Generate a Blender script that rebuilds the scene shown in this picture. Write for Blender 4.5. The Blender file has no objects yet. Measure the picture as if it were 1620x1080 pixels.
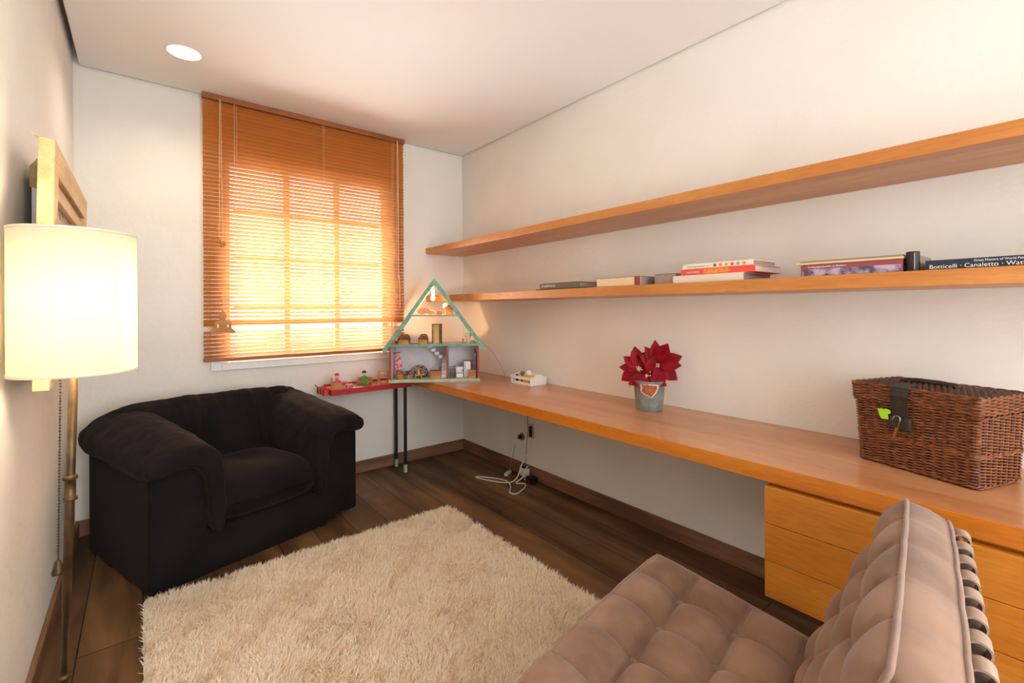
import bpy, bmesh, math, random
import numpy as np
from mathutils import Vector, Matrix, Euler, noise as mnoise
random.seed(7); rng = np.random.default_rng(7)
PI = math.pi
S = bpy.context.scene; COL = S.collection

# ------------------------------------------------------------------ camera
cam = bpy.data.cameras.new('camera'); camo = bpy.data.objects.new('camera', cam); COL.objects.link(camo)
YAW = 0.6759
camo.matrix_world = Matrix.Translation((0, 0, 1.26)) @ Matrix.Rotation(-YAW, 4, 'Z') @ Matrix.Rotation(PI/2, 4, 'X') @ Matrix.Rotation(-0.0053, 4, 'Z')
cam.sensor_width = 36; cam.lens = 731/1620*36; cam.shift_y = -51.9/1620; cam.clip_start = 0.02
S.camera = camo
# ------------------------------------------------------------------ world, sun, exposure
S.view_settings.view_transform = 'Standard'; S.view_settings.look = 'None'
S.view_settings.gamma = 1; S.view_settings.exposure = 0.12; S.view_settings.use_curve_mapping = False
w = bpy.data.worlds.new('world'); S.world = w; w.use_nodes = True
wn = w.node_tree.nodes; wl = w.node_tree.links
bg = wn['Background']; bg.inputs[1].default_value = 4.0
bg.inputs[0].default_value = (0.86, 0.93, 1.0, 1)

def light(name, kind, loc, energy, col, rot=(0, 0, 0), **k):
    l = bpy.data.lights.new(name, kind); l.energy = energy; l.color = col
    for a, b in k.items(): setattr(l, a, b)
    o = bpy.data.objects.new(name, l); o.location = loc; o.rotation_euler = rot; COL.objects.link(o); return o
sun = light('sun', 'SUN', (1, 8, 6), 15.0, (1, .93, .82), angle=.01)
sd = Vector((-.28, -1, -2.7)); sun.rotation_euler = sd.to_track_quat('-Z', 'Y').to_euler()
# area fill added at an unseen rear opening to brighten the room
light('fill_rear_opening', 'AREA', (.6, -1.95, 1.6), 43, (.95, .97, 1.0), (PI/2+.24, 0, .12), shape='RECTANGLE', size=1.7, size_y=2.2)
# daylight at the window
light('daylight_window', 'AREA', (1.0, 3.95, 1.45), 72, (1, .98, .95), (-PI/2-.05, 0, 0), shape='RECTANGLE', size=1.3, size_y=1.0)

# ------------------------------------------------------------------ materials
def lin(c):
    return tuple(((x/255/12.92) if x/255 <= .04045 else ((x/255+.055)/1.055)**2.4) for x in c) + (1,)
def mat(name, c, rough=.6, metal=0, c2=None, sc=8, stretch=(1, 1, 1), bump=0, bsc=None, trans=0, emit=None, es=0, sheen=0, coat=0, detail=4, lo=.35, hi=.65, tcol=None, spec=.5):
    m = bpy.data.materials.new(name); m.use_nodes = True
    n = m.node_tree.nodes; L = m.node_tree.links; b = n['Principled BSDF']
    b.inputs['Base Color'].default_value = lin(c); b.inputs['Roughness'].default_value = rough
    b.inputs['Metallic'].default_value = metal; b.inputs['Specular IOR Level'].default_value = spec
    b.inputs['Sheen Weight'].default_value = sheen; b.inputs['Coat Weight'].default_value = coat; b.inputs['Coat Roughness'].default_value = .12
    tc = n.new('ShaderNodeTexCoord'); mp = n.new('ShaderNodeMapping'); mp.inputs['Scale'].default_value = stretch
    L.new(tc.outputs['Object'], mp.inputs[0])
    if c2 is not None:
        t = n.new('ShaderNodeTexNoise'); t.inputs['Scale'].default_value = sc; t.inputs['Detail'].default_value = detail
        L.new(mp.outputs[0], t.inputs[0]); r = n.new('ShaderNodeValToRGB')
        r.color_ramp.elements[0].position = lo; r.color_ramp.elements[1].position = hi
        r.color_ramp.elements[0].color = lin(c2); r.color_ramp.elements[1].color = lin(c)
        L.new(t.outputs[0], r.inputs[0]); L.new(r.outputs[0], b.inputs['Base Color'])
    if bump:
        t2 = n.new('ShaderNodeTexNoise'); t2.inputs['Scale'].default_value = bsc or sc*6; t2.inputs['Detail'].default_value = 5
        L.new(mp.outputs[0], t2.inputs[0]); bp = n.new('ShaderNodeBump'); bp.inputs['Strength'].default_value = bump; bp.inputs['Distance'].default_value = .01
        L.new(t2.outputs[0], bp.inputs['Height']); L.new(bp.outputs[0], b.inputs['Normal'])
    if emit: b.inputs['Emission Color'].default_value = lin(emit); b.inputs['Emission Strength'].default_value = es
    if trans:
        tr = n.new('ShaderNodeBsdfTranslucent'); tr.inputs[0].default_value = lin(tcol or c)
        mx = n.new('ShaderNodeMixShader'); mx.inputs[0].default_value = trans
        L.new(b.outputs[0], mx.inputs[1]); L.new(tr.outputs[0], mx.inputs[2]); L.new(mx.outputs[0], n['Material Output'].inputs[0])
    return m
def wood(name, c, c2, axis='y', rough=.4, coat=0, sc=6, c3=None, spec=.5):
    st = {'x': (.12, 1, 1), 'y': (1, .12, 1), 'z': (1, 1, .12)}[axis]
    m = mat(name, c, rough, c2=c2, sc=sc, stretch=tuple(s*2 for s in st), coat=coat, detail=8, lo=.38, hi=.62, spec=spec)
    n = m.node_tree.nodes; L = m.node_tree.links; b = n['Principled BSDF']
    ramp = [x for x in n if x.type == 'VALTORGB'][0]; mp = [x for x in n if x.type == 'MAPPING'][0]
    t = n.new('ShaderNodeTexNoise'); t.inputs['Scale'].default_value = 60; t.inputs['Detail'].default_value = 6
    L.new(mp.outputs[0], t.inputs[0])
    mx = n.new('ShaderNodeMixRGB'); mx.blend_type = 'MULTIPLY'; mx.inputs[0].default_value = .35
    rr = n.new('ShaderNodeValToRGB'); rr.color_ramp.elements[0].color = (.55, .5, .45, 1); rr.color_ramp.elements[0].position = .3; rr.color_ramp.elements[1].position = .6
    L.new(t.outputs[0], rr.inputs[0]); L.new(ramp.outputs[0], mx.inputs[1]); L.new(rr.outputs[0], mx.inputs[2]); L.new(mx.outputs[0], b.inputs['Base Color'])
    return m
M = {}
M['wall'] = mat('plaster', (237, 232, 223), .85, c2=(230, 224, 213), sc=1.6, bump=.25, bsc=28, spec=.2)
M['ceil'] = mat('ceiling_paint', (242, 238, 233), .9, spec=.1)
M['desk'] = wood('desk_wood', (206, 146, 100), (188, 124, 78), 'y', .30, coat=.3, sc=3)  # paler than the edge wood: sheen of the top put into its colour
M['edge'] = wood('orange_edge_wood', (216, 130, 38), (196, 108, 24), 'y', .35, coat=.15, sc=4)
M['shelf'] = wood('shelf_wood', (214, 144, 76), (196, 122, 54), 'y', .35, coat=.1, sc=4)
M['drawer'] = wood('drawer_wood', (216, 138, 46), (202, 120, 32), 'y', .4, sc=4)
M['base'] = wood('skirting_wood', (146, 102, 74), (104, 70, 50), 'y', .6, sc=6)
M['basex'] = wood('skirting_wood_x', (146, 102, 74), (104, 70, 50), 'x', .6, sc=6)
M['white'] = mat('white_paint', (240, 238, 232), .45)
M['winframe'] = mat('window_wood', (232, 214, 190), .5)
M['pine'] = wood('pine', (222, 184, 128), (198, 156, 100), 'z', .6, sc=10)
M['piney'] = wood('pine_y', (226, 190, 136), (206, 166, 112), 'y', .6, sc=10)
M['toywood'] = wood('toy_wood', (206, 142, 74), (176, 110, 50), 'x', .6, sc=16)
M['toydark'] = wood('toy_dark_wood', (140, 90, 50), (96, 56, 30), 'x', .6, sc=16)
M['mint'] = mat('mint_paint', (128, 178, 152), .5, c2=(98, 150, 130), sc=25)
M['mintleg'] = mat('mint_leg_paint', (156, 192, 172), .5)
M['mintpale'] = mat('pale_mint_paint', (186, 196, 172), .6, c2=(160, 178, 152), sc=25)
M['redpaint'] = mat('red_paint', (190, 40, 38), .45, c2=(170, 28, 28), sc=20)
M['redtrim'] = mat('red_trim', (176, 70, 66), .5, c2=(150, 50, 50), sc=20)
M['lav'] = mat('lavender_panel', (228, 222, 226), .7, c2=(216, 209, 216), sc=12)
M['cream'] = mat('cream_panel', (236, 220, 190), .7)
M['black'] = mat('black_metal', (22, 20, 20), .45)
M['blackleather'] = mat('black_leather', (34, 28, 24), .5, c2=(50, 40, 32), sc=40, bump=.3)
M['sofa'] = mat('black_microfibre', (29, 23, 24), .85, c2=(19, 15, 17), sc=4, bump=.1, bsc=300, sheen=.06, spec=.12)
M['sofa'].node_tree.nodes['Principled BSDF'].inputs['Sheen Weight'].default_value = .09
M['sofa'].node_tree.nodes['Principled BSDF'].inputs['Sheen Tint'].default_value = lin((190, 160, 150))
M['velvet'] = mat('taupe_velvet', (158, 124, 101), .8, c2=(124, 94, 75), sc=7, bump=.05, bsc=120, sheen=.25, spec=.15)
M['piping'] = mat('taupe_piping', (150, 118, 98), .75, c2=(134, 104, 86), sc=14, sheen=.3)
M['strap'] = mat('taupe_strap', (176, 152, 132), .55, c2=(156, 130, 112), sc=18)
M['darkstrap'] = mat('brown_strap', (84, 62, 52), .5, c2=(60, 44, 38), sc=18)
M['chrome'] = mat('chrome', (200, 200, 200), .15, 1)
M['brass'] = mat('aged_brass', (112, 90, 64), .55, 1, c2=(84, 66, 46), sc=20)
M['darkbronze'] = mat('dark_bronze', (84, 66, 48), .5, .8)
M['zinc'] = mat('galvanised_zinc', (158, 162, 156), .6, .3, c2=(124, 132, 128), sc=22, bump=.2)
M['soil'] = mat('soil', (42, 30, 22), .95, c2=(24, 18, 14), sc=60, bump=.6)
M['bract'] = mat('red_bract', (152, 6, 28), .6, spec=.2, c2=(112, 4, 20), sc=30, trans=.12, tcol=(190, 10, 20))
M['leaf'] = mat('dark_leaf', (56, 70, 34), .55, c2=(36, 50, 26), sc=30)
M['stem'] = mat('stem', (96, 84, 48), .6)
M['wicker'] = mat('wicker', (158, 94, 54), .42, c2=(88, 44, 24), sc=60, lo=.3, hi=.7, detail=6)
M['wickerdark'] = mat('dark_wicker', (90, 52, 30), .55, c2=(56, 32, 20), sc=45)
M['lime'] = mat('lime_plastic', (166, 226, 40), .5)
M['steel'] = mat('steel', (190, 190, 186), .25, 1)
M['gold'] = mat('gold_brass', (196, 150, 84), .3, 1)
M['cord'] = mat('white_plastic', (226, 220, 208), .5)
M['cordgrey'] = mat('grey_cable', (150, 138, 120), .5)
M['rugbase'] = mat('rug_backing', (226, 200, 164), .95)
M['pile'] = mat('rug_pile', (254, 246, 232), .95, c2=(238, 214, 180), sc=75, detail=8, lo=.3, hi=.5, trans=.35, spec=.05, tcol=(254, 236, 206))
M['pages'] = mat('book_pages', (216, 202, 186), .85, c2=(196, 180, 164), sc=4, stretch=(1, 1, 60))
M['pagesgrey'] = mat('grey_book_pages', (170, 152, 140), .85, c2=(146, 128, 118), sc=4, stretch=(1, 1, 60))
M['concrete'] = mat('pale_paving', (205, 198, 186), .9, c2=(188, 180, 168), sc=1.5)
M['outerwall'] = mat('grey_render', (150, 142, 138), .9, c2=(132, 124, 120), sc=2)

# slats: thin wood that lets light glow through
M['slat'] = mat('slat_wood', (208, 136, 68), .36, c2=(190, 116, 52), sc=6, stretch=(.15, 3, 3), trans=.5, tcol=(255, 226, 182))
M['rail'] = wood('rail_wood', (170, 98, 44), (146, 80, 34), 'x', .45, sc=8)
M['cordlight'] = mat('blind_cord', (226, 190, 150), .7)

def floor_mat():
    m = bpy.data.materials.new('dark_plank_floor'); m.use_nodes = True
    n = m.node_tree.nodes; L = m.node_tree.links; b = n['Principled BSDF']
    tc = n.new('ShaderNodeTexCoord')
    rot = n.new('ShaderNodeMapping'); rot.inputs['Rotation'].default_value = (0, 0, PI/2); L.new(tc.outputs['Object'], rot.inputs[0])
    br = n.new('ShaderNodeTexBrick'); br.inputs['Scale'].default_value = 1; br.inputs['Brick Width'].default_value = 2.3; br.inputs['Row Height'].default_value = .19
    br.inputs['Mortar Size'].default_value = .0024; br.inputs['Color1'].default_value = lin((128, 96, 64)); br.inputs['Color2'].default_value = lin((100, 72, 46)); br.inputs['Mortar'].default_value = lin((26, 16, 10)); br.inputs['Bias'].default_value = 0
    br.offset = .37
    L.new(rot.outputs[0], br.inputs[0])
    mp = n.new('ShaderNodeMapping'); mp.inputs['Scale'].default_value = (3, .35, 3); L.new(tc.outputs['Object'], mp.inputs[0])
    t = n.new('ShaderNodeTexNoise'); t.inputs['Scale'].default_value = 3; t.inputs['Detail'].default_value = 8; t.inputs['Distortion'].default_value = .6; L.new(mp.outputs[0], t.inputs[0])
    r = n.new('ShaderNodeValToRGB'); r.color_ramp.elements[0].position = .33; r.color_ramp.elements[0].color = (.34, .29, .25, 1); r.color_ramp.elements[1].position = .68; r.color_ramp.elements[1].color = (1.4, 1.3, 1.15, 1)
    L.new(t.outputs[0], r.inputs[0])
    mx = n.new('ShaderNodeMixRGB'); mx.blend_type = 'MULTIPLY'; mx.inputs[0].default_value = .9
    L.new(br.outputs[0], mx.inputs[1]); L.new(r.outputs[0], mx.inputs[2])
    t3 = n.new('ShaderNodeTexNoise'); t3.inputs['Scale'].default_value = 1.7; t3.inputs['Detail'].default_value = 3; L.new(tc.outputs['Object'], t3.inputs[0])
    r3 = n.new('ShaderNodeValToRGB'); r3.color_ramp.elements[0].position = .35; r3.color_ramp.elements[0].color = (.6, .58, .55, 1); r3.color_ramp.elements[1].position = .65
    L.new(t3.outputs[0], r3.inputs[0])
    mx2 = n.new('ShaderNodeMixRGB'); mx2.blend_type = 'MULTIPLY'; mx2.inputs[0].default_value = .8
    L.new(mx.outputs[0], mx2.inputs[1]); L.new(r3.outputs[0], mx2.inputs[2]); L.new(mx2.outputs[0], b.inputs['Base Color'])
    b.inputs['Roughness'].default_value = .5; b.inputs['Specular IOR Level'].default_value = .35
    bp = n.new('ShaderNodeBump'); bp.inputs['Strength'].default_value = .3; bp.inputs['Distance'].default_value = .004
    L.new(t.outputs[0], bp.inputs['Height']); L.new(bp.outputs[0], b.inputs['Normal'])
    return m
M['floor'] = floor_mat()
def glass_mat():
    m = bpy.data.materials.new('window_glass'); m.use_nodes = True
    n = m.node_tree.nodes; L = m.node_tree.links; n.remove(n['Principled BSDF'])
    t = n.new('ShaderNodeBsdfTransparent'); g = n.new('ShaderNodeBsdfGlossy'); g.inputs['Roughness'].default_value = .02
    f = n.new('ShaderNodeFresnel'); f.inputs[0].default_value = 1.45; mx = n.new('ShaderNodeMixShader')
    L.new(f.outputs[0], mx.inputs[0]); L.new(t.outputs[0], mx.inputs[1]); L.new(g.outputs[0], mx.inputs[2]); L.new(mx.outputs[0], n['Material Output'].inputs[0])
    return m
M['glass'] = glass_mat()
M['shade'] = mat('lamp_shade_fabric', (250, 246, 230), .9, trans=.62, tcol=(255, 250, 232))
M['shaderim'] = mat('shade_rim', (238, 226, 204), .8)

# ------------------------------------------------------------------ mesh helpers
class MB:
    def __init__(s): s.v = []; s.f = []
    def add(s, vs, fs):
        o = len(s.v); s.v += [tuple(v) for v in vs]; s.f += [tuple(i+o for i in f) for f in fs]; return s
    def box(s, x0, x1, y0, y1, z0, z1, T=None):
        vs = [Vector((x, y, z)) for z in (z0, z1) for y in (y0, y1) for x in (x0, x1)]
        if T is not None: vs = [T @ v for v in vs]
        return s.add(vs, [(0, 2, 3, 1), (4, 5, 7, 6), (0, 1, 5, 4), (2, 6, 7, 3), (0, 4, 6, 2), (1, 3, 7, 5)])
    def bar(s, a, b, w, d, up=(0, 0, 1)):
        a = Vector(a); b = Vector(b); t = (b-a).normalized(); u = Vector(up)
        if abs(t.dot(u)) > .99: u = Vector((0, 1, 0))
        p = t.cross(u).normalized(); q = p.cross(t)
        vs = [c+p*sx*w/2+q*sy*d/2 for c in (a, b) for sx, sy in ((-1, -1), (1, -1), (1, 1), (-1, 1))]
        return s.add(vs, [(3, 2, 1, 0), (4, 5, 6, 7), (0, 1, 5, 4), (1, 2, 6, 5), (2, 3, 7, 6), (3, 0, 4, 7)])
    def tube(s, pts, r, n=8, closed=False, cap=True):
        pts = [Vector(p) for p in pts]; N = len(pts); rs = r if isinstance(r, (list, tuple)) else [r]*N
        vs = []; fs = []; ref = None
        for i, p in enumerate(pts):
            if closed: t = pts[(i+1) % N]-pts[i-1]
            else: t = pts[min(i+1, N-1)]-pts[max(i-1, 0)]
            if t.length < 1e-9: t = Vector((0, 0, 1))
            t.normalize()
            if ref is None:
                ref = Vector((0, 0, 1)) if abs(t.z) < .9 else Vector((1, 0, 0))
            a = t.cross(ref)
            if a.length < 1e-6: a = t.cross(Vector((0, 1, 0)))
            a.normalize(); b = a.cross(t); ref = b.normalized() if b.length else ref
            for k in range(n):
                an = 2*PI*k/n; vs.append(p+a*math.cos(an)*rs[i]+b*math.sin(an)*rs[i])
        M_ = N if closed else N-1
        for i in range(M_):
            for k in range(n):
                j = (i+1) % N; fs.append((i*n+k, i*n+(k+1) % n, j*n+(k+1) % n, j*n+k))
        if cap and not closed:
            fs.append(tuple(range(n-1, -1, -1))); fs.append(tuple((N-1)*n+k for k in range(n)))
        return s.add(vs, fs)
    def lathe(s, prof, n=32, c=(0, 0, 0), T=None, a0=0):
        vs = []; fs = []
        for r, z in prof:
            for k in range(n):
                an = a0+2*PI*k/n; vs.append(Vector((c[0]+r*math.cos(an), c[1]+r*math.sin(an), c[2]+z)))
        if T is not None: vs = [T @ v for v in vs]
        for i in range(len(prof)-1):
            for k in range(n): fs.append((i*n+k, i*n+(k+1) % n, (i+1)*n+(k+1) % n, (i+1)*n+k))
        shut = prof[0] == prof[-1]
        if prof[0][0] > 1e-5 and not shut: fs.append(tuple(range(n-1, -1, -1)))
        if prof[-1][0] > 1e-5 and not shut: fs.append(tuple((len(prof)-1)*n+k for k in range(n)))
        return s.add(vs, fs)
    def ball(s, c, r, n=12, m=8, sc=(1, 1, 1), T=None):
        vs = []; fs = []
        for i in range(m+1):
            th = PI*i/m
            for k in range(n):
                an = 2*PI*k/n; vs.append(Vector((c[0]+sc[0]*r*math.sin(th)*math.cos(an), c[1]+sc[1]*r*math.sin(th)*math.sin(an), c[2]+sc[2]*r*math.cos(th))))
        if T is not None: vs = [T @ v for v in vs]
        for i in range(m):
            for k in range(n): fs.append((i*n+k, (i+1)*n+k, (i+1)*n+(k+1) % n, i*n+(k+1) % n))
        return s.add(vs, fs)
    def prism(s, poly, y0, y1, T=None):
        # poly in (x,z), extruded over y
        n = len(poly); vs = [Vector((x, y0, z)) for x, z in poly]+[Vector((x, y1, z)) for x, z in poly]
        if T is not None: vs = [T @ v for v in vs]
        return s.add(vs, [tuple(range(n)), tuple(range(2*n-1, n-1, -1))]+[(i, n+i, n+(i+1) % n, (i+1) % n) for i in range(n)])
    def build(s, name, m, parent=None, bevel=0, smooth=False, sub=0, seg=2, merge=False):
        me = bpy.data.meshes.new(name); me.from_pydata(s.v, [], s.f); me.update()
        bm = bmesh.new(); bm.from_mesh(me)
        if merge: bmesh.ops.remove_doubles(bm, verts=bm.verts, dist=1e-5)
        bmesh.ops.recalc_face_normals(bm, faces=bm.faces); bm.to_mesh(me); bm.free()
        me.materials.append(m)
        o = bpy.data.objects.new(name, me); COL.objects.link(o)
        if parent is not None: o.parent = parent
        if bevel:
            b = o.modifiers.new('bevel', 'BEVEL'); b.width = bevel; b.segments = seg; b.limit_method = 'ANGLE'; b.angle_limit = math.radians(50)
        if sub: q = o.modifiers.new('sub', 'SUBSURF'); q.levels = sub; q.render_levels = sub
        if smooth:
            for p in me.polygons: p.use_smooth = True
        return o
def tag(o, label, cat, group=None):
    o['label'] = label; o['category'] = cat
    if group: o['group'] = group
    return o
def thing(name, label, cat, loc=(0, 0, 0), rz=0, group=None):
    o = bpy.data.objects.new(name, None); COL.objects.link(o); o.empty_display_size = .05
    o.location = loc; o.rotation_euler = (0, 0, rz); return tag(o, label, cat, group)
def struct(o): o['kind'] = 'structure'; return o
def B(x0, x1, y0, y1, z0, z1): return MB().box(x0, x1, y0, y1, z0, z1)

# ------------------------------------------------------------------ room shell
XR, YB, XL, YR, ZC = 2.264, 3.533, -.292, -2.0, 2.632
WX0, WX1, WZ0, WZ1 = .42, 1.575, .92, 2.30     # window opening
ZT = 2.76
struct(B(XL-.3, XR+.3, YR-.3, YB+.15, -.1, 0).build('floor', M['floor']))
struct(B(XL+.028, XR-.012, YR, YB-.020, ZC, ZC+.06).build('ceiling', M['ceil']))
struct(B(XL-.2, XR+.2, YR-.2, YB+.2, ZT, ZT+.1).build('ceiling_slab', M['ceil']))
mb = MB()
mb.box(XL-.2, WX0, YB, YB+.2, 0, ZT); mb.box(WX1, XR+.2, YB, YB+.2, 0, ZT)
mb.box(WX0, WX1, YB, YB+.2, 0, WZ0); mb.box(WX0, WX1, YB, YB+.2, WZ1, ZT)
struct(mb.build('wall_back', M['wall']))
struct(B(XR, XR+.2, YR, YB, 0, ZT).build('wall_right', M['wall']))
struct(B(XL-.2, XL, YR, YB, 0, ZT).build('wall_left', M['wall']))
mb = MB(); mb.box(XL-.2, -.2, YR-.2, YR, 0, ZT); mb.box(2.2, XR+.2, YR-.2, YR, 0, ZT); mb.box(-.2, 2.2, YR-.2, YR, 2.55, ZT)
struct(mb.build('wall_rear', M['wall']))
struct(B(XL+.016, XR-.016, YB-.016, YB, 0, .09).build('baseboard_back', M['basex'], bevel=.003))
struct(B(XR-.016, XR, YR, YB, 0, .09).build('baseboard_right', M['base'], bevel=.003))
struct(B(XL, XL+.016, YR, YB, 0, .09).build('baseboard_left', M['base'], bevel=.003))
struct(B(-14, 14, YB+.2, 30, -.4, -.3).build('ground_outside', M['concrete']))

# window
win = bpy.data.objects.new('window_1', None); COL.objects.link(win); win.location = (0, YB, 0); struct(win)
mb = MB(); fy0, fy1 = .07, .12
mb.box(WX0, WX0+.045, fy0, fy1, WZ0, WZ1); mb.box(WX1-.045, WX1, fy0, fy1, WZ0, WZ1)
mb.box(WX0+.045, WX1-.045, fy0, fy1, WZ0, WZ0+.05); mb.box(WX0+.045, WX1-.045, fy0, fy1, WZ1-.05, WZ1)
struct(mb.build('window_frame', M['winframe'], win, bevel=.003))
gx = [WX0+.045+(WX1-WX0-.09)*i/3 for i in range(4)]; gz = [WZ0+.05+(WZ1-WZ0-.1)*i/4 for i in range(5)]
mb = MB()
for x in gx[1:3]: mb.box(x-.020, x+.020, fy0+.008, fy1-.008, WZ0+.05, WZ1-.05)
for z in gz[1:4]:
    for i in range(3): mb.box(gx[i]+.0202, gx[i+1]-.0202, fy0+.010, fy1-.010, z-.013, z+.013)
struct(mb.build('glazing_bar', M['winframe'], win))
for i in range(3):
    for j in range(4):
        struct(MB().box(gx[i]+.012, gx[i+1]-.012, .093, .096, gz[j]+.008, gz[j+1]-.008).build('pane', M['glass'], win))
# white casing board below / around the opening on the room side
mb = MB(); mb.box(.345, .405, -.022, 0, .868, 2.36); mb.box(1.59, 1.65, -.022, 0, .868, 2.36); mb.box(.405, 1.59, -.022, 0, .868, .915)
struct(mb.build('window_casing', M['white'], win, bevel=.004))
struct(MB().box(.385, 1.61, -.026, .07, .9155, .9195).build('window_sill', M['white'], win, bevel=.001))

# garden wall seen in the slits under the blind
t = thing('garden_wall', 'low grey rendered wall outside beyond the window', 'wall', (1.5, 9.0, -.3))
B(-5, 6, 0, .2, 0, 1.0).build('wall_panel', M['outerwall'], t)
for x in (-4.6, -2.2, .2, 2.6, 5.0): B(x, x+.3, -.06, -.001, 0, 1.15).build('pier', M['outerwall'], t)

# ------------------------------------------------------------------ venetian blind
BX0, BX1, BY = .300, 1.668, YB-.055
bl = thing('window_blind', 'orange-brown wooden venetian blind with narrow slats covering the window', 'blind', (0, BY, 0))
B(BX0, BX1, -.022, .022, 2.596, 2.630).build('headrail', M['rail'], bl, bevel=.003)
mb = MB(); zb = .955; pitch = .0252; z = 2.578; k = 0; skip = None
def slat(z, tilt, drop=0):
    hw = .0132; n = 4; prof = []
    for i in range(n+1):
        u = -1+2*i/n; yy = u*hw; zz = .0018*(1-u*u)
        c, s_ = math.cos(tilt), math.sin(tilt)
        prof.append((yy*c-zz*s_, yy*s_+zz*c))
    vs = []; fs = []; th = .0013
    for x, dz in ((BX0+.004+random.uniform(-.001, .001), 0), (BX1-.004+random.uniform(-.001, .001), drop)):
        for y, q in prof: vs.append((x, y, z+q+dz))
        for y, q in reversed(prof): vs.append((x, y, z+q+dz-th))
    m_ = len(prof)*2
    for i in range(m_): fs.append((i, (i+1) % m_, m_+(i+1) % m_, m_+i))
    fs.append(tuple(range(m_))[::-1]); fs.append(tuple(range(m_, 2*m_))); mb.add(vs, fs)
while z > zb+.003:
    tilt = -math.radians(42+2*random.uniform(-1, 1))
    if 1.13 < z < 1.165: z -= pitch; continue     # one slat lifted, leaving a gap
    if 1.165 < z < 1.19: slat(z+.012, -.9)
    slat(z, tilt+random.uniform(-.03, .03)); z -= pitch
mb.build('slats', M['slat'], bl)
B(BX0+.002, BX1-.002, -.013, .013, .934, .953).build('bottom_rail', M['rail'], bl, bevel=.003)
for x in (.475, 1.03, 1.56):
    MB().tube([(x, -.0155, 2.596), (x, -.0155, .955)], .0011, 5).build('ladder_cord', M['cordlight'], bl)
    MB().tube([(x+.012, -.0158, 2.596), (x+.012, -.0158, .955)], .0008, 5).build('ladder_cord', M['cordlight'], bl)
pc = MB().tube([(.392, -.026, 2.60), (.390, -.03, 2.1), (.386, -.03, 1.72)], .0016, 5); pc.tube([(.398, -.026, 2.60), (.402, -.03, 2.1), (.406, -.03, 1.70)], .0016, 5)
pc = pc.build('lift_cord', M['cordlight'], bl)
for x, z in ((.386, 1.715), (.404, 1.692), (.412, 1.70)):
    MB().lathe([(.002, 0), (.008, -.004), (.011, -.022), (.011, -.03), (0, -.031)], 12, (x, -.03, z)).build('cord_tassel', M['toywood'], pc, smooth=True)
MB().tube([(1.604, -.026, 2.60), (1.604, -.03, 1.5)], .0035, 6).build('tilt_wand', M['cordlight'], bl)
c2_ = MB().tube([(1.596, -.026, 2.60), (1.588, -.03, 1.6), (1.575, -.03, 1.40), (1.58, -.03, 1.30), (1.60, -.03, 1.42), (1.596, -.03, 1.55)], .0014, 5)
c2_.tube([(1.612, -.03, 1.53), (1.616, -.03, 1.27)], .0035, 6); c2_.build('knotted_cord', M['cordlight'], bl)

# hanging seated figure cut from wood
t = thing('hanging_ornament', 'small wooden cutout of a cross-legged seated figure hanging before the blind', 'ornament', (.402, YB-.10, 1.115))
half = [(0, .145), (.008, .135), (.011, .125), (.018, .117), (.020, .105), (.015, .092), (.014, .082), (.034, .076), (.044, .064), (.047, .044), (.050, .028), (.062, .018), (.070, .008), (.068, 0), (.05, -.003), (.02, 0), (0, .002)]
poly = half+[(-x, z) for x, z in reversed(half[1:-1])]
mb = MB(); n = len(poly)
mb.prism(poly, -.004, .004); mb.build('figure', M['toywood'], t)
for s_ in (-1, 1): MB().lathe([(.0, -.0052), (.006, -.0052), (.006, -.0042), (0, -.0042)], 12, T=Matrix.Translation((s_*.027, 0, .045)) @ Matrix.Scale(1.9, 4, (0, 0, 1)) @ Matrix.Rotation(PI/2, 4, 'X') @ Matrix.Translation((0, 0, .0094))).build('arm_opening', M['cream'], t)
MB().tube([(0, 0, .14), (.002, 0, .2), (-.002, .02, .26)], .0012, 5).build('hanging_string', M['cordlight'], t)

# ------------------------------------------------------------------ ceiling downlight
t = thing('ceiling_downlight', 'round recessed downlight glowing in the white ceiling', 'ceiling light', (.183, 3.005, ZC))
MB().lathe([(.076, -.003), (.083, -.003), (.085, 0), (.076, 0), (.076, -.003)], 48, (0, 0, -.0005)).build('trim_ring', M['white'], t, smooth=True)
M['glow'] = mat('lit_diffuser', (255, 246, 224), .5, emit=(255, 240, 205), es=2.2)
MB().lathe([(0, -.002), (.075, -.002), (.075, 0), (0, 0)], 48).build('diffuser', M['glow'], t)
l = light('downlight_or_fill', 'SPOT', (.183, 3.005, ZC-.02), 24, (1, .88, .72), (0, 0, 0), spot_size=2.6, spot_blend=1, shadow_soft_size=.07); 
# two fill spots added under the ceiling behind the camera, no fixtures
for (x, y) in ((.8, -.9), (.1, -.9)):
    light('downlight_or_fill', 'SPOT', (x, y, ZC-.02), 8, (1, .93, .84), (0, 0, 0), spot_size=2.7, spot_blend=1, shadow_soft_size=.07)

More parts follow.
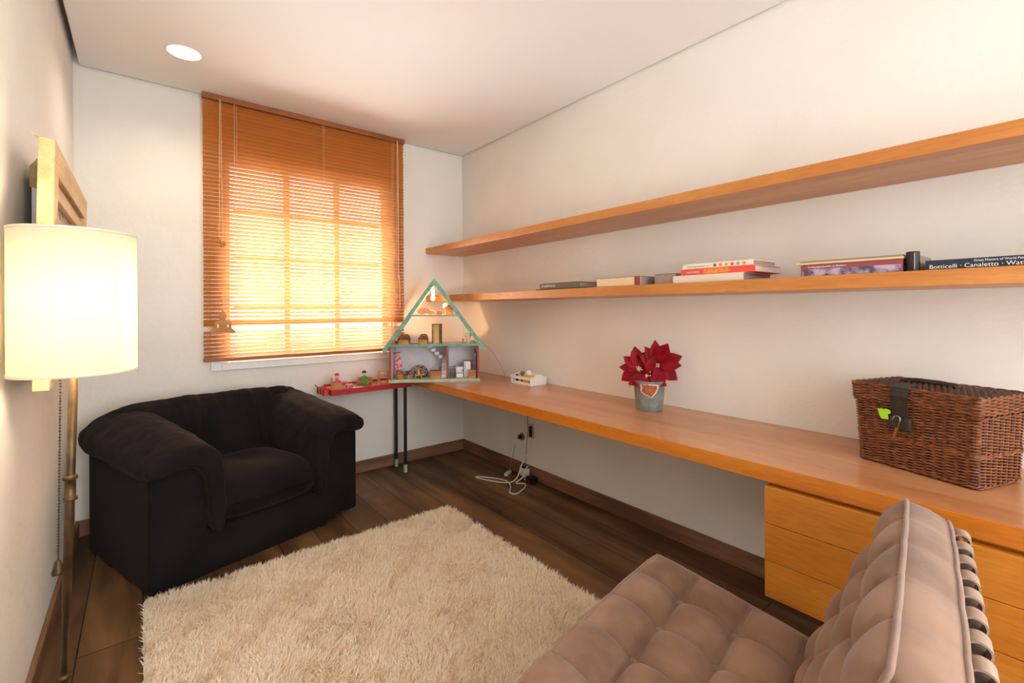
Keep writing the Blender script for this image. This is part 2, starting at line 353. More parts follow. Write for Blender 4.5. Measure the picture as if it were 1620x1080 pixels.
# ------------------------------------------------------------------ floor lamp
LX, LY = -.1345, 1.660
t = thing('floor_lamp', 'brass floor lamp with tall cream drum shade against left wall', 'lamp', (LX, LY, 0))
zt, zbm, R = 1.466, 1.098, .1255
MB().lathe([(R-.001, zbm), (R, zbm), (R, zt), (R-.001, zt), (R-.001, zbm)], 64).build('lamp_shade', M['shade'], t, smooth=True)
for z in (zbm, zt-.007): MB().lathe([(R+.0002, z), (R+.0012, z), (R+.0012, z+.007), (R+.0002, z+.007), (R+.0002, z)], 64).build('shade_rim', M['shaderim'], t, smooth=True)
foot = (-.035, .012)
def pp(z): k = (1.25-z)/1.25; return (foot[0]*k, foot[1]*k, z)
pl = MB().tube([pp(1.25), pp(.48), pp(.479), pp(.03)], [.0095, .0095, .0078, .0078], 16)
pl.build('pole', M['brass'], t, smooth=True)
for zc in (.80, .285):
    c = pp(zc)
    MB().lathe([(.010, -.035), (.0145, -.033), (.0145, -.026), (.0115, -.024), (.0115, .02), (.0155, .022), (.0155, .030), (.010, .033)], 20, c).build('collar', M['brass'], t, smooth=True)
MB().lathe([(0, 0), (.12, 0), (.125, .006), (.12, .014), (.03, .022), (.012, .05), (0, .05)], 48, (foot[0], foot[1], 0)).build('lamp_base', M['brass'], t, smooth=True)
MB().lathe([(0, 1.22), (.016, 1.22), (.016, 1.27), (0, 1.27)], 16).build('socket', M['brass'], t)
MB().ball((0, 0, 1.30), .03, 16, 12, (1, 1, 1.2)).build('bulb', mat('lamp_bulb', (255, 244, 220), .4, emit=(255, 226, 170), es=8), t, smooth=True)
sp = MB()
for a in (0, 2*PI/3, 4*PI/3): sp.tube([(0, 0, 1.24), (R*.99*math.cos(a), R*.99*math.sin(a), zbm+.02)], .0015, 6)
sp.build('shade_spokes', M['brass'], t)
ch = MB(); cx_, cy_ = -.026, -.028
for i in range(66): ch.ball((cx_-.0001*i, cy_, 1.13-i*.0076), .0027, 8, 6)
ch.tube([(cx_, cy_, 1.14), (cx_-.0066, cy_, .63)], .0008, 5)
ch = ch.build('pull_chain', M['darkbronze'], t, smooth=True)
MB().lathe([(.002, .032), (.006, .028), (.013, .0), (.0125, -.004), (0, -.004)], 16, (cx_-.0068, cy_, .60)).build('chain_weight', M['darkbronze'], ch, smooth=True)
for zz in (1.17, 1.34): light('floor_lamp_bulb', 'POINT', (LX, LY, zz), 6.0, (1, .86, .66), shadow_soft_size=.035)

# ------------------------------------------------------------------ picture frame on left wall, canvas board behind it
t = thing('picture_frame', 'pale wooden picture frame standing off the left wall above lamp', 'picture frame', (-.2, 1.80, 1.04))
mb = MB(); Lf, Hf, wf = .97, .70, .085
t.rotation_euler = (0, math.radians(1.2), 0)
mb.box(-.034, 0, 0, wf, 0, Hf); mb.box(-.034, 0, Lf-wf, Lf, 0, Hf); mb.box(-.034, 0, wf, Lf-wf, 0, wf); mb.box(-.034, 0, wf, Lf-wf, Hf-wf, Hf)
mb.build('outer_frame', M['piney'], t, bevel=.002)
mb = MB(); a, b = wf+.010, .045
mb.box(-.028, -.010, a, a+b, a, Hf-a); mb.box(-.028, -.010, Lf-a-b, Lf-a, a, Hf-a); mb.box(-.028, -.010, a+b, Lf-a-b, a, a+b); mb.box(-.028, -.010, a+b, Lf-a-b, Hf-a-b, Hf-a)
mb.build('inner_moulding', M['piney'], t, bevel=.002)
mb = MB(); mb.box(-.030, -.0285, wf, Lf-wf, wf, Hf-wf); mb.build('canvas', mat('canvas_grey', (222, 206, 192), .9, c2=(208, 190, 174), sc=10), t)
mb = MB()
for k in range(34):
    y = a+b+.01+k*.0205; h = random.uniform(.006, .03); mb.box(-.0283, -.0279, y, y+random.uniform(.002, .006), Hf-a-b-h, Hf-a-b)
mb.build('frayed_edge', M['toydark'], t)
MB().add([(-.034, .0, Hf), (-.034, .07, Hf+.002), (-.05, .03, Hf+.012), (-.046, -.008, Hf+.006)], [(0, 1, 2, 3)]).build('torn_paper', M['cream'], t)
t = thing('canvas_board', 'white canvas board with brown taped top leaning behind the picture frame', 'canvas', (-.262, 2.12, 1.06))
B(-.012, .012, 0, .55, 0, .66).build('board', M['lav'], t, bevel=.002)
MB().prism([(-.0155, .60), (.0155, .59), (.0155, .675), (.003, .695), (-.0155, .665)], -.003, .553).build('brown_tape', mat('kraft_tape', (168, 142, 96), .6, c2=(140, 116, 76), sc=14, bump=.5, bsc=40), t)

# ------------------------------------------------------------------ desk, cabinet, shelves
DX, DZ1, DZ0, YN = 1.651, .724, .670, -.9
t = thing('desk_worktop', 'long honey-coloured wooden worktop running along the right wall', 'desk', (DX, 0, DZ0))
B(.006, XR-.001-DX, YN, YB-.003, 0, DZ1-DZ0).build('top_panel', M['desk'], t, bevel=.001)
B(0, .0058, YN, YB-.003, 0, DZ1-DZ0).build('front_edge', M['edge'], t, bevel=.001)
t = thing('drawer_cabinet', 'honey wooden cabinet of three wide drawers hung under the worktop', 'drawer cabinet', (1.66, -.6, .272))
Lc = 1.288
B(.022, .58, 0, Lc, .0, .396).build('carcass', M['drawer'], t, bevel=.001)
for k in range(3): B(-.016, .020, -.001, Lc+.001, .012+k*.1245, .012+k*.1245+.1225).build('drawer', M['drawer'], t, bevel=.0015)
for nm, lab, z0, z1 in (('wall_shelf', 'upper long wooden wall shelf, empty, on the right wall', 1.729, 1.777), ('wall_shelf', 'lower long wooden wall shelf carrying the books', 1.322, 1.3725)):
    tag(B(1.892, XR-.001, YN, YB-.003, z0, z1).build(nm, M['shelf'], bevel=.003), lab, 'shelf', None)

# ------------------------------------------------------------------ books
def text(body, size, parent, m, loc, name='spine_title', width=None, sx=1):
    cu = bpy.data.curves.new(name, 'FONT'); cu.body = body; cu.size = size; cu.extrude = .0002; cu.align_x = 'LEFT'
    o = bpy.data.objects.new(name, cu); COL.objects.link(o); bpy.context.view_layer.update()
    me = bpy.data.meshes.new_from_object(o.evaluated_get(bpy.context.evaluated_depsgraph_get())); bpy.data.objects.remove(o)
    xs = [v.co.x for v in me.vertices]; k = (width/(max(xs)-min(xs))) if width else sx
    # spine faces -X : text x runs along -Y, text y along Z
    T = Matrix(((0, 0, -1, 0), (-1, 0, 0, 0), (0, 1, 0, 0), (0, 0, 0, 1)))
    for v in me.vertices: v.co = T @ Vector((v.co.x*k, v.co.y, v.co.z))
    me.materials.append(m); me.name = name
    ob = bpy.data.objects.new(name, me); COL.objects.link(ob); ob.parent = parent; ob.location = loc; return ob
def cm(c, r=.5): return mat('book_cover', c, r)
ZS = 1.3728
def book(lab, y0, y1, x0, depth, z, th, cover, pages='pages', rz=0, spine=None, group=None):
    """spine on the room side (-X); y0 near end, y1 far end; origin at near end of the spine"""
    L = y1-y0; t = thing('book', lab, 'book', (x0, y0, z), rz, group)
    c = min(.0025, th*.2)
    mb = MB(); mb.box(0, depth, 0, L, 0, c); mb.box(0, depth, 0, L, th-c, th)
    mb.build('cover', cm(cover), t)
    MB().box(0, .004, 0, L, c, th-c).build('spine', cm(spine or cover), t)
    MB().box(.0042, depth-.004, .004, L-.004, c, th-c).build('pages', M[pages], t)
    return t
TW = mat('white_lettering', (240, 236, 226), .5); TY = mat('yellow_lettering', (250, 190, 60), .5)
b = book('dark olive-brown book lying flat at far end of lower shelf', 1.80, 2.13, 1.93, .26, ZS+.0065, .034, (92, 78, 58), 'pagesgrey')
text('JOSEPHINE', .016, b, TW, (-.001, .31, .011), width=.12)
book('thin black book under the dark olive-brown book', 1.79, 2.16, 1.925, .26, ZS, .006, (26, 20, 20), 'pagesgrey')
b = book('cream-spined book with brown cover beside the dark olive-brown book', 1.385, 1.665, 1.925, .27, ZS, .046, (116, 84, 66), 'pagesgrey', spine=(230, 206, 160))
MB().box(-.0008, .0, .0, .035, .001, .045).build('red_spine_band', cm((150, 66, 60)), b)
book('thin black-edged book between the cream-spined book and the orange-red stack', 1.215, 1.33, 1.965, .24, ZS, .050, (40, 30, 28), 'pages', spine=(170, 150, 134))
b = book('thick off-white book, bottom of the three-book stack', .885, 1.205, 1.925, .27, ZS, .033, (226, 214, 194), 'pagesgrey')
b = book('orange-red book, middle of the three-book stack', .842, 1.172, 1.935, .25, ZS+.0333, .028, (232, 84, 66), 'pages')
text('ENCICLOPEDIA', .011, b, TW, (-.001, .30, .009), width=.06); MB().box(-.0006, 0, .11, .22, .003, .025).build('yellow_picture_band', mat('band', (240, 150, 60), .5, c2=(235, 100, 70), sc=60), b)
text('CUCINA', .013, b, TY, (-.0012, .20, .008), width=.10)
b = book('white book with coloured pictures, top of the three-book stack', .852, 1.165, 1.94, .22, ZS+.0615, .022, (236, 226, 208), 'pagesgrey')
for i, (c) in enumerate([(96, 110, 60), (236, 120, 50), (240, 150, 60), (230, 90, 70), (150, 160, 90), (238, 130, 70)]):
    y = .16-i*.025; MB().lathe([(0, -.0006), (.007, -.0006), (.007, 0), (0, 0)], 12, T=Matrix.Translation((0, y, .010)) @ Matrix.Rotation(PI/2, 4, 'Y')).build('picture_spot', cm(c), b)
text('antipasti e', .009, b, mat('grey_lettering', (120, 110, 100), .5), (-.001, .29, .007), width=.10)
# burgundy photo book and the cream folders on it
b = book('burgundy book with a photo strip along its spine', .375, .672, 1.925, .27, ZS, .043, (150, 70, 80), 'pagesgrey')
MB().box(-.0008, 0, .004, .293, .001, .026).build('photo_strip', mat('photo_strip', (186, 168, 186), .4, c2=(84, 66, 92), sc=26, lo=.4, hi=.6), b)
text('Verlagsgeschichte in Bildern', .009, b, TW, (-.001, .275, .031), width=.12)
book('thin cream booklet on the burgundy photo book', .372, .685, 1.92, .25, ZS+.0435, .007, (214, 192, 150), 'pages')
book('thin tan booklet lying topmost over the burgundy photo book', .375, .675, 1.925, .24, ZS+.0508, .006, (150, 124, 96), 'pages')
t = thing('ring_binder', 'small black binder standing on end beside the burgundy photo book', 'binder', (1.925, .334, ZS))
mb = MB(); mb.lathe([(0, 0), (.016, 0), (.0175, .003), (.0175, .061), (.016, .064), (0, .064)], 20, (.017, .019, 0)); mb.build('spine_tube', M['blackleather'], t, smooth=True)
MB().box(.036, .20, .004, .034, 0, .052).build('pages', M['pagesgrey'], t); MB().tube([(-.0015, .012, .006), (-.0015, .012, .058)], .0012, 5).build('wire', M['steel'], t)
b = book('large navy art book at the near end of lower shelf', -.05, .321, 1.93, .28, ZS, .031, (30, 38, 58), 'pages')
text('Botticelli · Canaletto · Watteau · Cézanne ·', .0175, b, TW, (-.001, .362, .0045), width=.315)
text('Great Masters of World Painting', .0095, b, TW, (-.001, .262, .0205), width=.115)

# ------------------------------------------------------------------ poinsettia
PX, PY = 2.095, 1.455
t = thing('galvanised_pot', 'weathered zinc pot with rusty patch holding the red flowers', 'pot', (PX, PY, DZ1))
MB().lathe([(0, 0), (.066, 0), (.068, .004), (.080, .146), (.086, .153), (.085, .157), (.077, .152), (.074, .13), (0, .13)], 48).build('pot_body', M['zinc'], t, smooth=True)
az = math.atan2(-PY, -PX)
def patch(pts, rr, name, m):
    vs = []; cxn = sum(p[0] for p in pts)/len(pts); czn = sum(p[1] for p in pts)/len(pts)
    def P(a, z, e): r = .068+(z-.004)/.142*.012+e; return (r*math.cos(az+a), r*math.sin(az+a), z)
    N = 6; vs = []; n = len(pts)
    for i in range(N+1):
        for a, z in pts: k = 1-i/N; vs.append(P(cxn+(a-cxn)*k, czn+(z-czn)*k, rr))
    fs = [(i*n+k, i*n+(k+1) % n, (i+1)*n+(k+1) % n, (i+1)*n+k) for i in range(N) for k in range(n)]
    MB().add(vs, fs).build(name, m, t)
rp = [(-.45, .142), (.35, .142), (.42, .11), (.15, .075), (-.1, .09), (-.35, .082), (-.5, .11)]
rp = [(-.50, .137), (-.25, .139), (0, .140), (.25, .139), (.50, .137), (.52, .122), (.42, .104), (.30, .092), (.15, .080), (.08, .078), (0, .083), (-.12, .090), (-.25, .090), (-.38, .098), (-.52, .108), (-.46, .12)]
patch([(a*1.18, .108+(z-.108)*1.13) for a, z in rp], .0006, 'patch_rim', M['cream'])
patch(rp, .0012, 'rust_patch', mat('rust', (176, 96, 62), .8, c2=(140, 70, 48), sc=50))
MB().lathe([(0, .1305), (.0735, .1305), (.0735, .132), (0, .134)], 24).build('soil', M['soil'], t)
pt = thing('poinsettia', 'red poinsettia flowers growing in the zinc pot', 'flower', (PX, PY, DZ1+.134))
def leafmesh(mb, base, dirv, up, L, W, curl=.25):
    d = Vector(dirv).normalized(); u = Vector(up); s_ = d.cross(u).normalized(); nn = s_.cross(d).normalized()
    prof = [0, .40, .78, .98, 1, .92, .72, .38, 0]; n = len(prof)-1; vs = []; fs = []
    for i, p in enumerate(prof):
        k = i/n; c = Vector(base)+d*L*k - nn*curl*L*k*k
        for j in (-1, 0, 1): vs.append(c+s_*j*p*W/2+nn*abs(j)*p*W*.16)
    for i in range(n):
        for j in range(2): a = i*3+j; fs.append((a, a+1, a+4, a+3))
    mb.add(vs, fs)
to_cam = Vector((-PX, -PY, .35)).normalized()
side = Vector((PY, -PX, 0)).normalized()   # to the right as seen in the photo
heads = [((.035, .105, .02), [(92, .115, .055), (62, .125, .07), (20, .125, .062), (0, .115, .055), (-35, .12, .062), (-75, .10, .05), (-120, .10, .055), (120, .10, .045), (150, .09, .05)]),
         ((-.052, .080, .015), [(100, .11, .055), (60, .10, .06), (140, .09, .045), (175, .09, .04), (-145, .10, .055), (-100, .095, .055), (-50, .10, .06), (15, .08, .05)]),
         ((-.01, .055, .04), [(-30, .10, .05), (-70, .085, .045), (-110, .09, .05), (-150, .10, .05), (70, .09, .045)])]
allb = MB()
for (sx, hz, fr), leaves in heads:
    c = side*sx+Vector((0, 0, hz))+Vector((to_cam.x, to_cam.y, 0))*fr
    st = MB().tube([(side.x*sx*.3, side.y*sx*.3, -.002), tuple(c*.6), tuple(c)], [.005, .004, .003], 6); st.build('stem', M['stem'], pt, smooth=True)
    mb = MB()
    for a, L, W in leaves:
        an = math.radians(a); v = side*math.cos(an)+Vector((0, 0, 1))*math.sin(an)+to_cam*random.uniform(-.05, .45)
        leafmesh(mb, c+v.normalized()*.008, v, to_cam+Vector((0, 0, .1)), L*1.04, W*1.22, random.uniform(0, .4))
    mb.build('bracts', M['bract'], pt, smooth=True)
    mb = MB()
    for k in range(9):
        q = c+side*random.uniform(-.016, .016)+Vector((0, 0, random.uniform(-.014, .014)))+to_cam*.012; mb.ball(q, .0035, 8, 6)
    mb.build('flower_centre', mat('yellow_green_bead', (216, 190, 120), .5), pt, smooth=True)
mb = MB()
for a, L in ((-160, .12), (-125, .10), (-20, .09), (-60, .08), (170, .1)):
    an = math.radians(a); v = side*math.cos(an)+Vector((0, 0, 1))*math.sin(an)*.6+to_cam*.15; leafmesh(mb, Vector((0, 0, .045)), v, Vector((0, 0, 1)), L, .045, .4)
mb.build('leaves', M['leaf'], pt, smooth=True)

# ------------------------------------------------------------------ wicker basket
def basket():
    A = Vector((1.879, .197)); Bv = Vector((1.989, .517)); e = (Bv-A); Lb = e.length; e = e.normalized()
    rz = math.atan2(e.y, e.x)-PI/2      # local y runs from the near corner to the far corner
    t = thing('wicker_basket', 'brown woven wicker hamper with lid on the near end of worktop', 'basket', (A.x, A.y, DZ1+.001), rz)
    Dp, Hh = .225, .215
    def loop(z, grow, n):
        # rounded rectangle: local x 0..Dp inward, y 0..Lb ; returns pts, normals
        x0, x1, y0, y1 = -grow, Dp+grow, -grow, Lb+grow; r = .014
        segs = []
        P = []
        per = [((x0, y0+r), (x0, y1-r), (-1, 0)), ((x0+r, y1), (x1-r, y1), (0, 1)), ((x1, y1-r), (x1, y0+r), (1, 0)), ((x1-r, y0), (x0+r, y0), (0, -1))]
        cor = [(x0+r, y1-r, 180, 90), (x1-r, y1-r, 90, 0), (x1-r, y0+r, 0, -90), (x0+r, y0+r, -90, -180)]
        pts = []
        for i in range(4):
            a, b, nn = per[i]; L_ = math.dist(a, b); pts.append(('l', L_, a, b, nn)); pts.append(('c', r*PI/2, cor[i]))
        tot = sum(p[1] for p in pts); out = []
        for k in range(n):
            s = tot*k/n
            for p in pts:
                if s <= p[1]:
                    f = s/p[1]
                    if p[0] == 'l': a, b, nn = p[2:]; out.append((a[0]+(b[0]-a[0])*f, a[1]+(b[1]-a[1])*f, nn[0], nn[1]))
                    else:
                        cx0, cy0, d0, d1 = p[2]; an = math.radians(d0+(d1-d0)*f); out.append((cx0+r*math.cos(an), cy0+r*math.sin(an), math.cos(an), math.sin(an)))
                    break
                s -= p[1]
        return out
    NS = 40
    def weave(z0, z1, grow0, grow1, name, rows, rr=.0026, amp=.0042, m=M['wicker'], seed=1):
        mb = MB(); rnd = random.Random(seed); sub = 6
        for i in range(rows):
            z = z0+(z1-z0)*(i+.5)/rows; f = (i+.5)/rows; g = grow0+(grow1-grow0)*f
            lp = loop(z, g, NS*sub); pts = []
            for k, (x, y, nx, ny) in enumerate(lp):
                w_ = math.cos(PI*k/sub+(PI if i % 2 else 0))*amp; pts.append((x+nx*w_, y+ny*w_, z+rnd.uniform(-.0004, .0004)))
            mb.tube(pts, rr*rnd.uniform(.85, 1.08), 5, closed=True)
        return mb.build(name, m, t, smooth=True)
    weave(.006, Hh, -.006, .004, 'woven_body', 46)
    st = MB(); lp0 = loop(0, -.006, NS); lp1 = loop(0, .004, NS)
    for a, b in zip(lp0, lp1): st.tube([(a[0], a[1], .002), (b[0], b[1], Hh)], .0022, 5)
    st.build('stakes', M['wickerdark'], t, smooth=True)
    B(.006, Dp-.006, .006, Lb-.006, .002, Hh-.004).build('inner_lining', M['wickerdark'], t)
    # braided bands
    bd = MB()
    for zc, g in ((.008, -.003), (.095, .000), (.101, .000), (.212, .009)):
        for ph in (0, 1):
            lp = loop(0, g, 200); pts = [(x+nx*.003*math.sin(k*.7+ph*PI), y+ny*.003*math.sin(k*.7+ph*PI), zc+.0028*math.cos(k*.7+ph*PI)) for k, (x, y, nx, ny) in enumerate(lp)]
            bd.tube(pts, .0022, 5, closed=True)
    bd.build('braided_band', M['wicker'], t, smooth=True)
    # lid
    lid = weave(Hh+.003, Hh+.052, .010, .012, 'lid', 10, .0028, .003, seed=5)
    top = MB(); g = .012; n = 44
    for i in range(n):
        y = -g+(Lb+2*g)*(i+.5)/n; pts = []
        for k in range(33):
            x = -g+(Dp+2*g)*k/32; hump = .010*math.sin(PI*k/32)*math.sin(PI*min(1, max(0, (y+g)/(Lb+2*g)))); pts.append((x, y, Hh+.052+hump+.003*math.cos(PI*k/2+(PI if i % 2 else 0))))
        top.tube(pts, .0032, 5)
    top.build('lid_top', M['wickerdark'], lid, smooth=True)
    B(-g+.005, Dp+g-.005, -g+.005, Lb+g-.005, Hh+.004, Hh+.050).build('lid_core', M['wickerdark'], lid)
    bd = MB()
    for ph in (0, 1):
        lp = loop(0, .013, 200); pts = [(x+nx*.003*math.sin(k*.6+ph*PI), y+ny*.003*math.sin(k*.6+ph*PI), Hh+.054+.0028*math.cos(k*.6+ph*PI)) for k, (x, y, nx, ny) in enumerate(lp)]; bd.tube(pts, .0026, 5, closed=True)
    bd.build('lid_rim', M['wicker'], lid, smooth=True)
    yc = Lb*.57
    # hasp
    hp = MB(); pr_ = [(.030, Hh+.066), (-.018, Hh+.058), (-.024, Hh+.03), (-.016, Hh-.02), (-.013, Hh-.055)]
    vs = []; fs = []
    for i, (x, z) in enumerate(pr_):
        hw = (.026, .027, .026, .022, .024)[i]
        for dx in (0, .003):
            for s_ in (-1, 1): vs.append((x-dx, yc+s_*hw, z))
    for i in range(len(pr_)-1):
        a = i*4; fs += [(a, a+1, a+5, a+4), (a+2, a+6, a+7, a+3), (a, a+4, a+6, a+2), (a+1, a+3, a+7, a+5)]
    fs += [(0, 2, 3, 1), (len(vs)-4, len(vs)-3, len(vs)-1, len(vs)-2)]
    hp.add(vs, fs).build('leather_hasp', M['blackleather'], t, bevel=.001)
    B(-.020, -.010, yc-.03, yc+.034, Hh-.082, Hh-.04).build('hasp_plate', M['blackleather'], t, bevel=.004)
    # handle on the lid
    hd = MB().tube([(Dp*.45, yc-.10, Hh+.062), (Dp*.45, yc-.085, Hh+.066), (Dp*.45, yc-.05, Hh+.070), (Dp*.45, yc+.02, Hh+.070), (Dp*.45, yc+.05, Hh+.066), (Dp*.45, yc+.062, Hh+.062)], .009, 10)
    hd.build('carry_handle', M['blackleather'], t, smooth=True)
    # padlock and lime tag
    pk = thing('padlock', 'small brass padlock open on the basket hasp', 'padlock', (0, 0, 0))
    T = Matrix.Translation((A.x, A.y, DZ1+.001)) @ Matrix.Rotation(rz, 4, 'Z'); pk.matrix_world = T @ Matrix.Translation((-.026, yc+.016, Hh-.086)) @ Matrix.Rotation(.30, 4, 'X')
    MB().tube([(0, .010, .028), (0, .011, .040), (0, .007, .050), (0, 0, .053), (0, -.007, .050), (0, -.010, .040), (0, -.010, .015)], .0017, 8).build('shackle', M['steel'], pk, smooth=True)
    B(-.004, .004, -.014, -.006, -.016, .016).build('lock_body', M['gold'], pk, bevel=.0015)
    MB().tube([(0, -.010, -.017), (0, -.008, -.030)], .0016, 6).build('key', M['steel'], pk)
    lm = MB().prism([(-.020, .012), (-.006, .015), (-.004, .011), (.003, .016), (.018, .013), (.018, .002), (.010, -.001), (.013, -.018), (-.007, -.020), (-.014, -.008)], -.0022, .0022, T=Matrix.Rotation(-PI/2, 4, 'Z'))
    lo = lm.build('key_tag', M['lime'], None, bevel=.0006); tag(lo, 'lime green plastic tag hanging beside the hasp of the basket', 'tag'); lo.matrix_world = T @ Matrix.Translation((-.020, yc+.045, Hh-.036))
basket()

# ------------------------------------------------------------------ white crate with toiletries
t = thing('small_crate', 'little white slatted wooden crate on the far end of worktop', 'crate', (2.088, 2.406, DZ1), math.radians(-2))
Lc_, Dc, Hc = .225, .145, .058
for (z0, z1) in ((0, .020), (.036, .056)):
    B(0, .005, .005, Lc_-.005, z0, z1).build('front_slat', M['white'], t, bevel=.001); B(Dc-.005, Dc, .005, Lc_-.005, z0, z1).build('rear_slat', M['white'], t, bevel=.001)
for y in (0, Lc_-.005):
    mb = MB(); pts = [(0, 0)]
    xs = [0, .02, .023, .045, .048, .07, .073, .095, .098, Dc]
    poly = [(0, .004), (0, Hc), (.03, Hc+.002), (.05, Hc+.014), (.10, Hc+.014), (.12, Hc), (Dc, Hc), (Dc, .004)]
    mb.prism(poly, y, y+.005)
    for k in range(5): mb.box(.006+k*.028, .026+k*.028, y, y+.005, 0, .004)
    mb.build('end_panel', M['white'], t)
B(.005, Dc-.005, .005, Lc_-.005, .001, .005).build('crate_base', M['white'], t)
ct = t
def in_crate(name, label, cat, m, mb):
    o = mb.build(name, m, None, bevel=.0008); tag(o, label, cat); o.matrix_world = Matrix.Translation((2.088, 2.406, DZ1+.0055)) @ Matrix.Rotation(math.radians(-2), 4, 'Z'); return o
in_crate('bottle', 'small amber bottle with round stopper standing in the white crate', 'bottle', mat('amber', (150, 116, 50), .2, c2=(110, 84, 36), sc=40), MB().lathe([(0, 0), (.013, 0), (.014, .03), (.006, .042), (.006, .052), (.014, .058), (.017, .068), (.014, .078), (0, .081)], 16, (.045, .145, 0)))
in_crate('bottle', 'tiny black-capped bottle in far corner of the white crate', 'bottle', M['black'], MB().lathe([(0, 0), (.009, 0), (.009, .05), (.007, .056), (0, .056)], 12, (.026, .185, 0)))
in_crate('packet', 'yellow packet lying in the white crate', 'packet', mat('yellow_card', (238, 170, 40), .5), B(.012, .042, .035, .10, 0, .060))
in_crate('jar', 'white rounded jar at the middle of the white crate', 'jar', M['white'], MB().lathe([(0, 0), (.022, 0), (.022, .06), (.018, .078), (.008, .084), (0, .085)], 20, (.085, .125, 0)))
in_crate('tissue_roll', 'white rolled tissue lying over the near end of the crate', 'tissue', M['white'], MB().lathe([(0, 0), (.020, 0), (.020, .10), (0, .10)], 20, T=Matrix.Translation((.10, .030, .045)) @ Matrix.Rotation(-PI/2, 4, 'X') @ Matrix.Translation((0, 0, -.018))))

# ------------------------------------------------------------------ red shelf table with black legs
t = thing('red_toy_table', 'narrow red-edged table on thin black legs under the window', 'table', (1.035, 3.290, 0))
TL, TD, TZ = .60, .20, .697
B(0, TL, 0, TD, TZ-.006, TZ).build('table_top', mat('dusty_red_top', (214, 150, 138), .5, c2=(196, 110, 100), sc=14), t)
B(0, TL, -.010, 0, TZ-.036, TZ+.002).build('front_edge', M['redpaint'], t, bevel=.001); B(-.010, 0, -.010, TD, TZ-.036, TZ+.002).build('end_edge', M['redpaint'], t, bevel=.001)
B(0, TL, TD, TD+.010, TZ-.036, TZ+.016).build('rear_edge', M['redpaint'], t, bevel=.001)
for x, y in ((.555, .022), (.555, .188)):
    lg = B(x-.010, x+.010, y-.010, y+.010, .06, TZ-.0065).build('leg', M['black'], t, bevel=.001)
    B(x-.0105, x+.0105, y-.0105, y+.0105, 0, .06).build('leg_tip', M['mintleg'], lg, bevel=.001)
TT = Matrix.Translation((1.035, 3.290, TZ))
def toy(name, label, cat, x, y, base=TT, rz=0, z=0):
    o = thing(name, label, cat); o.matrix_world = base @ Matrix.Translation((x, y, z+.0004)) @ Matrix.Rotation(rz, 4, 'Z'); return o
t = toy('toy_chair', 'miniature wooden chair seating the pink-dressed doll', 'toy chair', .045, .05, rz=-.25)
B(-.03, .03, -.028, .028, .0, .032).build('seat', M['toywood'], t, bevel=.001); B(-.038, -.0302, -.028, .028, 0, .085).build('backrest', M['toywood'], t, bevel=.001)
for y in (-.034, .0282): B(-.03, .03, y, y+.0055, 0, .048).build('arm', M['toywood'], t, bevel=.001)
def doll(name, label, cloth, hat, x, y, z, rz, hair=None, legfwd=.075, drop=.0):
    t = toy(name, label, 'doll', x, y, rz=rz, z=z)
    skin = mat('doll_skin', (244, 206, 176), .6)
    b_ = MB(); b_.lathe([(0, 0), (.014, .002), (.016, .018), (.012, .036), (.006, .046), (0, .048)], 14); b_.build('torso', cloth, t, smooth=True)
    h = MB().ball((0, 0, .060), .0145, 14, 10, (1, 1, 1.08)).build('head', skin, t, smooth=True)
    MB().lathe([(.0152, .0), (.0158, .006), (.012, .014), (0, .018)], 14, (-.001, 0, .063)).build('hat', hat, h, smooth=True)
    for s_ in (-1, 1):
        MB().tube([(.004, s_*.007, .008), (legfwd*.8, s_*.010, .011), (legfwd, s_*.010, .003-drop)], [.007, .006, .005], 8).build('leg', cloth, t, smooth=True)
        MB().tube([(0, s_*.012, .038), (.014, s_*.018, .024), (.026, s_*.012, .018)], [.0045, .004, .003], 8).build('arm', cloth, t, smooth=True)
    return t
doll('doll', 'seated doll in pink dress and red cap on red table', mat('pink_cloth', (228, 88, 120), .8), mat('red_cloth', (196, 40, 62), .8), .047, .05, .0325, -.25)
t = toy('toy_bench', 'miniature pale wooden bench seating the green doll', 'toy bench', .255, .075, rz=-.45)
B(-.05, .05, -.022, .022, .024, .031).build('seat', M['toywood'], t, bevel=.001); B(-.05, .05, .0222, .028, .0, .058).build('backrest', M['toywood'], t, bevel=.001)
for x in (-.056, .0502): B(x, x+.006, -.010, .028, 0, .038).build('arm', M['toywood'], t, bevel=.001)
doll('doll', 'seated doll dressed in green with dark cap on red table', mat('green_cloth', (70, 160, 60), .8), M['black'], .248, .062, .0315, -.45-PI/2+.3, legfwd=.036, drop=.026)
t = toy('toy_shelf_unit', 'miniature open wooden shelf unit on the red table beside the dollhouse', 'toy shelf', .345, .05, rz=-.5)
for x in (0, .066): B(x, x+.018, -.012, .012, 0, .105).build('side_post', M['toywood'], t, bevel=.001)
for z in (.02, .05, .078): B(.0182, .0658, -.010, .010, z, z+.005).build('shelf_board', M['piney'], t)
t = toy('toy_table', 'tiny low table with pale cloth between the two dolls', 'toy table', .135, .055, rz=-.2)
B(-.024, .024, -.018, .018, .020, .024).build('table_top', mat('pale_pink', (222, 190, 186), .7), t)
for x in (-.02, .02):
    for y in (-.014, .014): B(x-.002, x+.002, y-.002, y+.002, 0, .0198).build('leg', M['toydark'], t)
t = toy('paper_sheet', 'small white sheet lying on the red table near the bench', 'paper', .19, .015, rz=-.1)
MB().box(-.045, .035, -.010, .014, 0, .0012).build('sheet', M['white'], t)
t = thing('toy_box', 'small red box with black edges hung at left end of red table', 'toy box', (.980, 3.31, TZ-.034), 0)
B(0, .036, 0, .14, 0, .04).build('box_body', mat('bright_red', (220, 50, 44), .45), t, bevel=.002)
mb = MB()
for y in (-.002, .066, .136): mb.tube([(-.002, y, 0), (-.002, y, .043), (.038, y, .043)], .0025, 6)
